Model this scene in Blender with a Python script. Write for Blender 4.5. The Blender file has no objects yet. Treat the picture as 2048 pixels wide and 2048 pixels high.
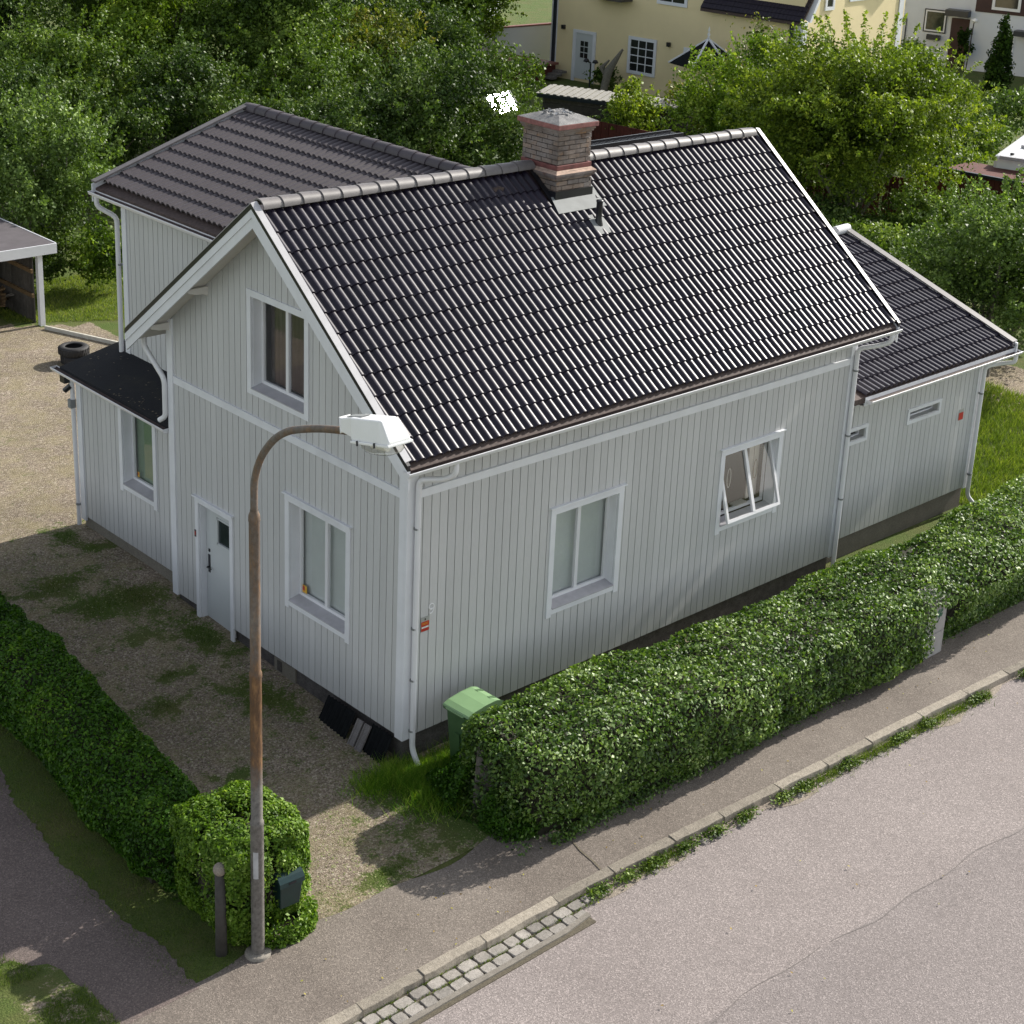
import bpy, math, random
import numpy as np
from mathutils import Vector, Matrix
rnd = random.Random(7)
rng = np.random.default_rng(11)
C = bpy.context.scene.collection
sc = bpy.context.scene
R = math.radians

# ------------------------------------------------------------------ camera
cam_d = bpy.data.cameras.new('camera'); cam = bpy.data.objects.new('camera', cam_d); C.objects.link(cam)
sc.camera = cam
cam_d.sensor_width = 36.0; cam_d.sensor_fit = 'HORIZONTAL'
cam_d.lens = 3419.334 * 36.0 / 2048.0
cam_d.shift_x = (1024 - 1184.044) / 2048.0
cam_d.shift_y = (777.838 - 1024) / 2048.0
cam_d.clip_end = 3000
def cam_axes(yaw, pitch, roll):
    y, p, r = R(yaw), R(pitch), R(roll)
    f = Vector((math.cos(p)*math.cos(y), math.cos(p)*math.sin(y), math.sin(p)))
    rt = Vector((math.sin(y), -math.cos(y), 0)); up = rt.cross(f)
    return math.cos(r)*rt + math.sin(r)*up, -math.sin(r)*rt + math.cos(r)*up, f
_r, _u, _f = cam_axes(44.062, -19.617, 3.544)
m = Matrix((( _r.x, _u.x, -_f.x), (_r.y, _u.y, -_f.y), (_r.z, _u.z, -_f.z))).to_4x4()
m.translation = Vector((-13.381, -16.223, 12.804))
cam.matrix_world = m

# ------------------------------------------------------------------ light
SUN_EL, SUN_AZ = 32.0, -2.6        # azimuth measured from +X towards +Y
w = bpy.data.worlds.new('World'); sc.world = w; w.use_nodes = True
nt = w.node_tree; bg = nt.nodes['Background']
sky = nt.nodes.new('ShaderNodeTexSky'); sky.sky_type = 'NISHITA'; sky.sun_disc = False
sky.sun_elevation = R(SUN_EL); sky.sun_rotation = R(90 - SUN_AZ)
sky.altitude = 100; sky.air_density = 1.0; sky.dust_density = 1.0
# broken cloud whitens the sky light evenly
bw = nt.nodes.new('ShaderNodeRGBToBW'); nt.links.new(sky.outputs[0], bw.inputs[0])
warm = nt.nodes.new('ShaderNodeMix'); warm.data_type = 'RGBA'; warm.blend_type = 'MULTIPLY'; warm.inputs[0].default_value = 1.0
warm.inputs[7].default_value = (1.005, 1.0, .985, 1); nt.links.new(bw.outputs[0], warm.inputs[6])
mx_ = nt.nodes.new('ShaderNodeMix'); mx_.data_type = 'RGBA'; mx_.inputs[0].default_value = .72
nt.links.new(sky.outputs[0], mx_.inputs[6]); nt.links.new(warm.outputs[2], mx_.inputs[7])
nt.links.new(mx_.outputs[2], bg.inputs[0]); bg.inputs[1].default_value = 0.145
sun_d = bpy.data.lights.new('sun', 'SUN'); sun = bpy.data.objects.new('sun', sun_d); C.objects.link(sun)
sun_d.energy = 3.8; sun_d.angle = R(0.6); sun_d.color = (1.0, 0.95, 0.86)
sd = Vector((math.cos(R(SUN_EL))*math.cos(R(SUN_AZ)), math.cos(R(SUN_EL))*math.sin(R(SUN_AZ)), math.sin(R(SUN_EL))))
sun.rotation_euler = sd.to_track_quat('Z', 'Y').to_euler()
sun.location = (30, 0, 40)
sc.view_settings.view_transform = 'Standard'; sc.view_settings.look = 'None'
sc.view_settings.gamma = 1.0; sc.view_settings.exposure = 1.0
try: sc.view_settings.use_curve_mapping = False
except Exception: pass
sc.render.engine = 'CYCLES'
try:
    sc.cycles.max_bounces = 6; sc.cycles.diffuse_bounces = 3; sc.cycles.glossy_bounces = 2
    sc.cycles.transparent_max_bounces = 8; sc.cycles.sample_clamp_indirect = 4.0
except Exception: pass

# ------------------------------------------------------------------ materials
class NT:
    """tiny helper round a material's node tree"""
    def __init__(s, name):
        s.m = bpy.data.materials.new(name); s.m.use_nodes = True
        s.t = s.m.node_tree; s.b = s.t.nodes['Principled BSDF']; s.out = s.t.nodes['Material Output']
        s.co = s.t.nodes.new('ShaderNodeTexCoord')
    def n(s, typ, **kw):
        o = s.t.nodes.new(typ)
        for k, v in kw.items(): setattr(o, k, v)
        return o
    def l(s, a, b): s.t.links.new(a, b)
    def noise(s, scale, detail=3, rough=.55, vec=None, stretch=None):
        x = s.n('ShaderNodeTexNoise'); x.inputs['Scale'].default_value = scale
        x.inputs['Detail'].default_value = detail; x.inputs['Roughness'].default_value = rough
        v = vec or s.co.outputs['Object']
        if stretch:
            mp = s.n('ShaderNodeMapping'); mp.inputs['Scale'].default_value = stretch; s.l(v, mp.inputs[0]); v = mp.outputs[0]
        s.l(v, x.inputs['Vector']); return x.outputs['Fac']
    def ramp(s, fac, stops):
        x = s.n('ShaderNodeValToRGB'); e = x.color_ramp.elements
        while len(e) < len(stops): e.new(.5)
        for i, (p, c) in enumerate(stops):
            e[i].position = p; e[i].color = (*c, 1) if len(c) == 3 else c
        s.l(fac, x.inputs[0]); return x.outputs[0]
    def mix(s, fac, a, b, mode='MIX'):
        x = s.n('ShaderNodeMix'); x.data_type = 'RGBA'; x.blend_type = mode
        for sock, v in ((x.inputs[0], fac), (x.inputs[6], a), (x.inputs[7], b)):
            if isinstance(v, (int, float)): sock.default_value = v
            elif isinstance(v, tuple): sock.default_value = (*v, 1)
            else: s.l(v, sock)
        return x.outputs[2]
    def math(s, op, a, b=0.0, clamp=False):
        x = s.n('ShaderNodeMath'); x.operation = op; x.use_clamp = clamp
        for sock, v in ((x.inputs[0], a), (x.inputs[1], b)):
            if isinstance(v, (int, float)): sock.default_value = v
            else: s.l(v, sock)
        return x.outputs[0]
    def bump(s, h, strength=.3, dist=.01, normal=None):
        x = s.n('ShaderNodeBump'); x.inputs['Strength'].default_value = strength; x.inputs['Distance'].default_value = dist
        s.l(h, x.inputs['Height'])
        if normal is not None: s.l(normal, x.inputs['Normal'])
        s.l(x.outputs[0], s.b.inputs['Normal']); return x.outputs[0]
    def set(s, col=None, rough=None, spec=None, metal=None):
        for k, v in (('Base Color', col), ('Roughness', rough), ('Specular IOR Level', spec), ('Metallic', metal)):
            if v is None: continue
            if isinstance(v, tuple): s.b.inputs[k].default_value = (*v, 1)
            elif isinstance(v, (int, float)): s.b.inputs[k].default_value = v
            else: s.l(v, s.b.inputs[k])
        return s.m

def paint(name, c, var=.08, scale=1.5, rough=.5, dirt=0.0, bump=0.0, spec=.5):
    s = NT(name); f = s.noise(scale, 5)
    lo = tuple(v*(1-var) for v in c); hi = tuple(min(1, v*(1+var)) for v in c)
    col = s.ramp(f, [(.3, lo), (.7, hi)])
    if dirt:
        d = s.noise(.9, 8, .7, stretch=(1, 1, .25)); k = s.ramp(d, [(.52, (0, 0, 0)), (.75, (dirt,)*3)])
        col = s.mix(k, col, tuple(v*.55 for v in c))
    if bump: s.bump(s.noise(90, 3), bump, .004)
    return s.set(col, rough, spec)

def make_siding():
    s = NT('siding_paint')
    oi = s.n('ShaderNodeObjectInfo')
    f = s.noise(.8, 5, stretch=(1, 1, .3))
    col = s.ramp(f, [(.3, (.492, .494, .492)), (.7, (.54, .542, .54))])
    r = s.math('MULTIPLY', oi.outputs['Random'], .08); r = s.math('ADD', r, .95)
    hs = s.n('ShaderNodeHueSaturation'); s.l(r, hs.inputs['Value']); s.l(col, hs.inputs['Color'])
    g = s.noise(30, 4, stretch=(4, 4, .3)); g2 = s.ramp(g, [(.35, (.93,)*3), (.65, (1.0,)*3)])
    col = s.mix(1.0, hs.outputs[0], g2, 'MULTIPLY')
    d = s.noise(2.2, 8, .75, stretch=(3, 3, .35)); k = s.ramp(d, [(.60, (0, 0, 0)), (.8, (.30,)*3)])
    col = s.mix(k, col, (.36, .35, .31))
    s.bump(g, .25, .003)
    return s.set(col, .55, .35)

def make_tile(name, c, rough):
    s = NT(name); oi = s.n('ShaderNodeObjectInfo')
    f = s.noise(7, 6, .7); v = s.math('MULTIPLY', oi.outputs['Random'], .5); v = s.math('ADD', v, s.math('MULTIPLY', f, .8))
    col = s.ramp(v, [(.2, tuple(x*.7 for x in c)), (.9, tuple(x*1.5 for x in c))])
    sp = s.noise(55, 2); lk = s.ramp(sp, [(.66, (0, 0, 0)), (.72, (.5,)*3)])
    col = s.mix(lk, col, tuple(x*2.6 for x in c))
    rr = s.math('ADD', s.math('MULTIPLY', s.noise(14, 4), .22), rough-.1); rr = s.math('ADD', rr, s.math('MULTIPLY', oi.outputs['Random'], .06))
    s.bump(s.noise(160, 2), .12, .002)
    return s.set(col, rr, .5)

def make_ground(name, kind):
    """gravel / lawn blended through the mesh attribute 'grass' (0 gravel .. 1 grass)"""
    s = NT(name); co = s.co.outputs['Object']
    at = s.n('ShaderNodeAttribute'); at.attribute_name = 'grass'
    br = s.noise(3.5, 7, .7); br2 = s.noise(26, 4, .7)
    g = s.math('ADD', at.outputs['Fac'], s.math('MULTIPLY', s.math('SUBTRACT', br, .5), 1.6))
    g = s.math('ADD', g, s.math('MULTIPLY', s.math('SUBTRACT', br2, .5), .9))
    gm = s.ramp(g, [(.42, (0, 0, 0)), (.58, (1, 1, 1))])
    v = s.n('ShaderNodeTexVoronoi'); v.inputs['Scale'].default_value = 38; s.l(co, v.inputs['Vector'])
    v2 = s.n('ShaderNodeTexVoronoi'); v2.inputs['Scale'].default_value = 85; s.l(co, v2.inputs['Vector'])
    sep = s.n('ShaderNodeSeparateColor'); s.l(v.outputs['Color'], sep.inputs[0])
    st = s.ramp(sep.outputs[0], [(0, (.06, .046, .036)), (.3, (.19, .153, .12)), (.65, (.31, .26, .205)), (.9, (.46, .405, .33)), (1, (.7, .65, .55))])
    sep2 = s.n('ShaderNodeSeparateColor'); s.l(v2.outputs['Color'], sep2.inputs[0])
    st2 = s.ramp(sep2.outputs[1], [(0, (.10, .08, .06)), (1, (.40, .345, .28))])
    grav = s.mix(.5, st, st2)
    big = s.noise(.55, 4, .6)
    grav = s.mix(1.0, grav, s.ramp(big, [(.3, (.78, .76, .72)), (.7, (1.12, 1.08, 1.05))]), 'MULTIPLY')
    straw = s.ramp(s.noise(60, 5, .8), [(.4, (.13, .11, .05)), (.62, (.42, .37, .20))])
    grav = s.mix(s.math('MULTIPLY', s.ramp(s.noise(1.7, 6, .7), [(.42, (0,)*3), (.62, (1,)*3)]), .45), grav, straw)
    grn = s.ramp(s.noise(70, 5, .8), [(.3, (.026, .042, .008)), (.5, (.075, .115, .025)), (.7, (.17, .21, .06))])
    yel = s.ramp(s.noise(50, 5, .8), [(.35, (.07, .065, .025)), (.65, (.2, .17, .075))])
    gr = s.mix(s.ramp(s.noise(1.1, 5, .65), [(.42, (0,)*3), (.7, (.6,)*3)]), grn, yel)
    col = s.mix(gm, grav, gr)
    h = s.math('ADD', s.math('MULTIPLY', v.outputs['Distance'], -.8), s.math('MULTIPLY', s.noise(120, 4, .8), .8))
    s.bump(h, .9, .018)
    return s.set(col, .95, .2)

def make_asphalt(name, tint, patchy=.15, grit=1.0):
    s = NT(name); co = s.co.outputs['Object']
    v = s.n('ShaderNodeTexVoronoi'); v.inputs['Scale'].default_value = 72; s.l(co, v.inputs['Vector'])
    sep = s.n('ShaderNodeSeparateColor'); s.l(v.outputs['Color'], sep.inputs[0])
    a = tuple(x*.40 for x in tint); b = tuple(x*1.0 for x in tint); c = tuple(min(.7, x*2.2) for x in tint)
    col = s.ramp(sep.outputs[0], [(0, a), (.3, tuple(x*.9 for x in tint)), (.75, tuple(x*1.1 for x in tint)), (1, c)])
    col2 = s.ramp(s.noise(42, 6, .8), [(.3, tuple(x*.75 for x in tint)), (.7, tuple(x*1.25 for x in tint))])
    col = s.mix(.5, col, col2)
    big = s.ramp(s.noise(.45, 6, .65), [(.3, (1-patchy, 1-patchy*1.1, 1-patchy*1.2)), (.7, (1+patchy, 1+patchy, 1+patchy*.9))])
    col = s.mix(1.0, col, big, 'MULTIPLY')
    # darker trodden stains with their own shape
    st = s.ramp(s.noise(1.6, 7, .75), [(.60, (1, 1, 1)), (.78, (.80, .79, .78))])
    col = s.mix(1.0, col, st, 'MULTIPLY')
    # fine grit colours
    w_ = s.ramp(s.noise(150, 2, .9), [(.64, (0,)*3), (.72, (.55*grit,)*3)])
    col = s.mix(w_, col, (.46, .42, .38))
    k_ = s.ramp(s.noise(130, 2, .9), [(.26, (.6*grit,)*3), (.35, (0,)*3)])
    col = s.mix(k_, col, (.07, .06, .055))
    s.bump(s.math('ADD', v.outputs['Distance'], s.noise(150, 3)), .5, .006)
    return s.set(col, .9, .3)

def make_leaf(name, cols, rough=.45, trans=.25, spec=.5, patch=.35):
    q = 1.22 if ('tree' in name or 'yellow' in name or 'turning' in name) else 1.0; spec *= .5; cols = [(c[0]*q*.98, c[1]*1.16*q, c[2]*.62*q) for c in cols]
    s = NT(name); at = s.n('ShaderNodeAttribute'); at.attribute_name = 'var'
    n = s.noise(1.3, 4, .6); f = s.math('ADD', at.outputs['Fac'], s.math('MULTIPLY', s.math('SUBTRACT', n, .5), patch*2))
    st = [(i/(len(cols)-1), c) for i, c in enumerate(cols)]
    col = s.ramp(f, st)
    s.set(col, rough, spec)
    tr = s.n('ShaderNodeBsdfTranslucent'); s.l(s.mix(1.0, col, (1.5, 1.6, .5), 'MULTIPLY'), tr.inputs['Color'])
    mx = s.n('ShaderNodeMixShader'); mx.inputs[0].default_value = trans
    s.l(s.b.outputs[0], mx.inputs[1]); s.l(tr.outputs[0], mx.inputs[2]); s.l(mx.outputs[0], s.out.inputs['Surface'])
    return s.m

def make_glass(name, tint=(1, 1, 1), gloss=.02, fac=.12):
    s = NT(name)
    fr = s.n('ShaderNodeLayerWeight')
    tr = s.n('ShaderNodeBsdfTransparent'); tr.inputs[0].default_value = (*tint, 1)
    gl = s.n('ShaderNodeBsdfGlossy'); gl.inputs['Roughness'].default_value = gloss
    f = s.math('ADD', s.math('MULTIPLY', s.math('POWER', fr.outputs['Facing'], 3.5), .55), .012+fac*.12, True)
    mx = s.n('ShaderNodeMixShader'); s.l(f, mx.inputs[0]); s.l(tr.outputs[0], mx.inputs[1]); s.l(gl.outputs[0], mx.inputs[2])
    s.l(mx.outputs[0], s.out.inputs['Surface']); return s.m

def make_brick(name, a, b, c):
    s = NT(name); oi = s.n('ShaderNodeObjectInfo')
    f = s.math('ADD', s.math('MULTIPLY', oi.outputs['Random'], .75), s.math('MULTIPLY', s.noise(9, 5, .7), .5))
    col = s.ramp(f, [(.15, a), (.5, b), (.85, c), (1.0, tuple(x*1.2 for x in c))])
    wash = s.ramp(s.noise(3.2, 7, .75), [(.36, (0,)*3), (.50, (.74,)*3)])
    col = s.mix(wash, col, s.ramp(s.noise(2.2, 6, .75), [(.35, (.12, .108, .10)), (.65, (.27, .25, .245))]))
    soot = s.ramp(s.noise(5, 6, .7), [(.55, (1,)*3), (.75, (.5,)*3)])
    col = s.mix(1.0, col, soot, 'MULTIPLY')
    s.bump(s.noise(60, 5, .8), .7, .01)
    return s.set(col, .9, .2)

def make_rust(name):
    s = NT(name)
    big = s.noise(.9, 6, .65, stretch=(1, 1, .55)); f = s.noise(14, 6, .75, stretch=(1, 1, .3))
    z = s.n('ShaderNodeSeparateXYZ'); s.l(s.co.outputs['Object'], z.inputs[0])
    # the middle of the shaft is the rusty length, galvanised grey below and above
    band = s.ramp(s.math('MULTIPLY', s.math('ADD', z.outputs[2], .5), .135), [(.0, (0,)*3), (.30, (.1,)*3), (.36, (1,)*3), (.52, (.95,)*3), (.60, (.45,)*3), (.78, (.75,)*3), (1., (.55,)*3)])
    k = s.math('ADD', s.math('MULTIPLY', big, .6), s.math('MULTIPLY', f, .45)); k = s.math('ADD', k, s.math('MULTIPLY', band, .38))
    m_ = s.ramp(k, [(.62, (0,)*3), (.86, (1,)*3)])
    rust = s.ramp(f, [(.3, (.045, .026, .016)), (.52, (.125, .068, .034)), (.72, (.27, .15, .065))])
    galv = s.ramp(s.noise(20, 5, .7), [(.3, (.085, .077, .07)), (.7, (.205, .19, .175))])
    s.bump(f, .2, .003)
    return s.set(s.mix(m_, galv, rust), .6, .4)

def make_felt():
    s = NT('roofing_felt'); f = s.noise(120, 4, .8)
    col = s.ramp(f, [(.3, (.008, .009, .011)), (.7, (.035, .036, .04))])
    col = s.mix(s.ramp(s.noise(1.8, 6, .7), [(.5, (0,)*3), (.75, (.5,)*3)]), col, (.045, .045, .035))
    s.bump(f, .6, .006); return s.set(col, .95, .15)

def make_stone(name, a, b, scale=8, bump=.6):
    s = NT(name); f = s.noise(scale, 8, .75); col = s.ramp(f, [(.25, a), (.75, b)])
    oi = s.n('ShaderNodeObjectInfo'); r = s.math('ADD', s.math('MULTIPLY', oi.outputs['Random'], .5), .75)
    hs = s.n('ShaderNodeHueSaturation'); s.l(r, hs.inputs['Value']); s.l(col, hs.inputs['Color'])
    sp = s.ramp(s.noise(110, 3, .8), [(.4, (.75,)*3), (.65, (1.15,)*3)])
    pit = s.ramp(s.noise(48, 5, .85), [(.34, (.45,)*3), (.46, (1,)*3)])
    s.bump(s.noise(35, 6, .75), bump, .012); return s.set(s.mix(.8, s.mix(1.0, hs.outputs[0], sp, 'MULTIPLY'), pit, 'MULTIPLY'), .9, .25)

M = {}
M['siding'] = make_siding()
M['trim'] = paint('white_trim_paint', (.68, .69, .72), .05, 3, .45, dirt=.25)
M['trim_clean'] = paint('white_coated_metal', (.68, .68, .70), .03, 3, .3)
M['gutter_in'] = paint('gutter_dirt', (.06, .04, .035), .4, 20, .8)
M['soffit'] = paint('soffit_paint', (.60, .57, .53), .06, 4, .6)
M['tile'] = make_tile('black_roof_tile', (.010, .007, .015), .34)
M['tile_rear'] = make_tile('rear_roof_tile', (.045, .037, .043), .58)  # paler and rougher than the main roof tile
M['ridge'] = make_tile('grey_ridge_tile', (.11, .10, .10), .5)
M['black_metal'] = paint('black_metal', (.012, .012, .016), .2, 10, .35)
M['silver_metal'] = paint('silver_flashing', (.20, .21, .21), .12, 6, .65, spec=.25)
M['felt'] = make_felt()
M['plinth_dark'] = make_stone('dark_rough_plinth', (.045, .040, .040), (.13, .12, .115), 6)
M['plinth_beige'] = make_stone('beige_plaster_plinth', (.22, .20, .165), (.33, .30, .25), 3, .25)
M['plinth_grey'] = make_stone('grey_plaster_plinth', (.19, .165, .15), (.27, .24, .22), 3, .25)
M['granite'] = make_stone('granite_kerb', (.20, .175, .14), (.40, .355, .295), 18, 1.0)
M['cobble'] = make_stone('cobble_stone', (.20, .185, .165), (.38, .35, .32), 14, .7)
M['concrete'] = make_stone('concrete_strip', (.20, .18, .155), (.32, .29, .25), 10, .4)
M['dirt'] = make_stone('joint_soil', (.08, .068, .048), (.19, .165, .12), 30, .8)
M['blind'] = paint('grey_green_blind', (.46, .50, .485), .05, 2, .6)
M['blind_green'] = paint('green_roller_blind', (.15, .22, .14), .06, 2, .6)
M['curtain_dark'] = paint('dark_brown_curtain', (.06, .048, .045), .15, 6, .9)
M['room'] = paint('room_brown_wall', (.10, .062, .028), .2, 2, .8)
M['room_pale'] = paint('room_pale_curtain', (.48, .44, .38), .1, 3, .8)
M['glass'] = make_glass('window_glass')
M['frost'] = paint('frosted_door_glass', (.02, .03, .03), .3, 4, .15)
M['door'] = paint('door_paint', (.50, .525, .53), .04, 2, .45)
M['sill'] = paint('zinc_sill', (.40, .39, .41), .12, 5, .5, dirt=.6)
M['brick'] = make_brick('chimney_brick', (.10, .062, .045), (.19, .125, .09), (.34, .19, .09))
M['mortar'] = make_stone('lime_mortar', (.10, .085, .075), (.20, .18, .165), 12, .7)
M['brick_red'] = make_brick('painted_red_brick', (.10, .055, .05), (.16, .09, .075), (.25, .16, .13))
M['cap'] = make_stone('cracked_chimney_mortar', (.11, .11, .115), (.40, .39, .38), 5, .9)
M['cap_red'] = paint('red_painted_rim', (.24, .10, .09), .3, 14, .8, dirt=.6)
M['asphalt'] = make_asphalt('worn_road_asphalt', (.232, .202, .194), .09, .45)
M['asphalt_new'] = make_asphalt('road_asphalt_patch', (.208, .182, .176), .08, .45)
M['asphalt_walk'] = make_asphalt('sidewalk_asphalt', (.165, .142, .125), .24, .9)
M['asphalt_dark'] = make_asphalt('neighbour_drive_asphalt', (.135, .108, .100), .18, 1.0)
M['ground'] = make_ground('gravel_and_grass', 'mix')
M['rust'] = make_rust('rusty_galvanised_steel')
M['lamp_white'] = paint('lamp_housing_white', (.80, .80, .80), .02, 4, .3)
M['lamp_glass'] = make_glass('lamp_bowl', (.93, .93, .9), .05, .5)
M['white_print'] = paint('white_print', (.8, .8, .8), .02, 4, .5)
M['sign_red'] = paint('sign_red', (.42, .03, .02), .1, 6, .4)
M['sign_grey'] = paint('sign_grey', (.32, .33, .31), .1, 6, .4)
M['sign_yellow'] = paint('sticker_yellow', (.62, .36, .03), .1, 8, .4)
M['bin_green'] = paint('green_bin_plastic', (.055, .115, .045), .1, 4, .45, bump=.2)
M['bin_lid'] = paint('faded_green_bin_lid', (.185, .31, .15), .05, 4, .45)
M['mailbox'] = paint('dark_green_mailbox', (.010, .030, .030), .15, 6, .28)
M['old_wood'] = make_stone('weathered_grey_wood', (.12, .105, .09), (.27, .25, .225), 10, .7)
M['wood_brown'] = make_stone('brown_timber', (.10, .065, .035), (.24, .16, .085), 10, .5)
M['post_dark'] = paint('dark_post', (.05, .045, .04), .25, 12, .8)
M['granite_ball'] = make_stone('stone_cap', (.26, .22, .18), (.42, .37, .31), 22, .4)
M['rubber'] = paint('tyre_rubber', (.022, .021, .022), .3, 20, .75)
M['corr_black'] = paint('black_corrugated_sheet', (.008, .009, .010), .3, 12, .8, spec=.1)
M['corr_grey'] = make_stone('grey_concrete_tile', (.17, .155, .15), (.27, .25, .245), 10, .4)
M['yellow'] = paint('yellow_render', (.74, .62, .37), .05, .7, .85, dirt=.10, bump=.3)
M['yellow_shade'] = M['yellow']
M['white_render'] = paint('pale_blue_panel', (.58, .61, .66), .04, .8, .7)
M['brown_panel'] = paint('dark_brown_panel', (.045, .02, .018), .2, 2, .7)
M['navy'] = paint('navy_downpipe', (.012, .018, .03), .1, 5, .4)
M['win_dark'] = paint('dark_window_pane', (.02, .022, .022), .4, 2, .08)
M['red_wood'] = paint('falu_red_wood', (.085, .018, .012), .25, 3, .85, bump=.3)
M['grey_sheet'] = paint('grey_corrugated_roof', (.30, .285, .25), .12, 4, .6)
M['dark_wood'] = make_stone('dark_shed_wood', (.05, .045, .04), (.12, .11, .10), 8, .5)
M['cabinet'] = paint('weathered_cabinet_grey', (.33, .32, .31), .1, 5, .6, dirt=.5)
M['camper'] = paint('white_camper_shell', (.80, .80, .80), .02, 3, .3)
M['deck'] = paint('red_brown_deck', (.20, .07, .055), .2, 6, .6)
M['bark'] = make_stone('tree_bark', (.045, .038, .028), (.12, .105, .08), 12, .8)
M['bark_pale'] = make_stone('pale_tree_bark', (.12, .11, .09), (.26, .24, .20), 12, .6)
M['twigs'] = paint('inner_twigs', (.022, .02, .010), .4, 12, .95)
M['mirror'] = paint('sun_glare_mirror', (.6, .6, .6), .02, 5, .12, spec=1.0)  # metallic mirror in place of glass, for the added sun glare
M['mirror'].node_tree.nodes['Principled BSDF'].inputs['Metallic'].default_value = .9
M['leaf_hedge'] = make_leaf('hedge_leaves', [(.010, .024, .006), (.042, .080, .020), (.092, .145, .038), (.165, .215, .080), (.44, .46, .40)], .5, .22, .8)  # palest stop paints leaf glints, darkest stop the shaded gaps
M['leaf_bush'] = make_leaf('sunlit_bush_leaves', [(.012, .03, .005), (.05, .092, .014), (.105, .165, .028), (.18, .24, .06), (.38, .40, .22)], .5, .3, .4)  # sunlight put into the colour: brighter, yellower than the left hedge leaves
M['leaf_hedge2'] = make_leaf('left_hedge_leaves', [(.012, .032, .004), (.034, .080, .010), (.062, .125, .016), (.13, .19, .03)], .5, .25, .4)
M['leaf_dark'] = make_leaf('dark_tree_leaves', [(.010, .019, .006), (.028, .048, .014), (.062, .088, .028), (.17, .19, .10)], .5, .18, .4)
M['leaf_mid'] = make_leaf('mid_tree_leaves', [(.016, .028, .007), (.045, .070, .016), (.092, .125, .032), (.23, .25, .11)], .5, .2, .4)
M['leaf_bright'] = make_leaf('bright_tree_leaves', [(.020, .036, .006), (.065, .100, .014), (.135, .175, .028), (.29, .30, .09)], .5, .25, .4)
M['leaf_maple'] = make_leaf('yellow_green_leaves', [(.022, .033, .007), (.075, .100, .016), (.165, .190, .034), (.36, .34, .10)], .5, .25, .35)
M['leaf_apple'] = make_leaf('apple_tree_leaves', [(.018, .032, .012), (.055, .082, .028), (.105, .140, .055), (.33, .36, .24)], .48, .22, .5)
M['leaf_autumn'] = make_leaf('turning_leaves', [(.022, .032, .009), (.075, .088, .022), (.145, .145, .040), (.34, .20, .07)], .5, .2, .4)
M['leaf_thuja'] = make_leaf('thuja_leaves', [(.010, .020, .005), (.022, .042, .010), (.04, .07, .014)], .7, .1, .2)
M['grass'] = make_leaf('grass_blades', [(.03, .05, .012), (.085, .115, .03), (.155, .185, .05), (.32, .30, .14)], .6, .3, .3)
M['grass_lit'] = M['grass']

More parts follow.
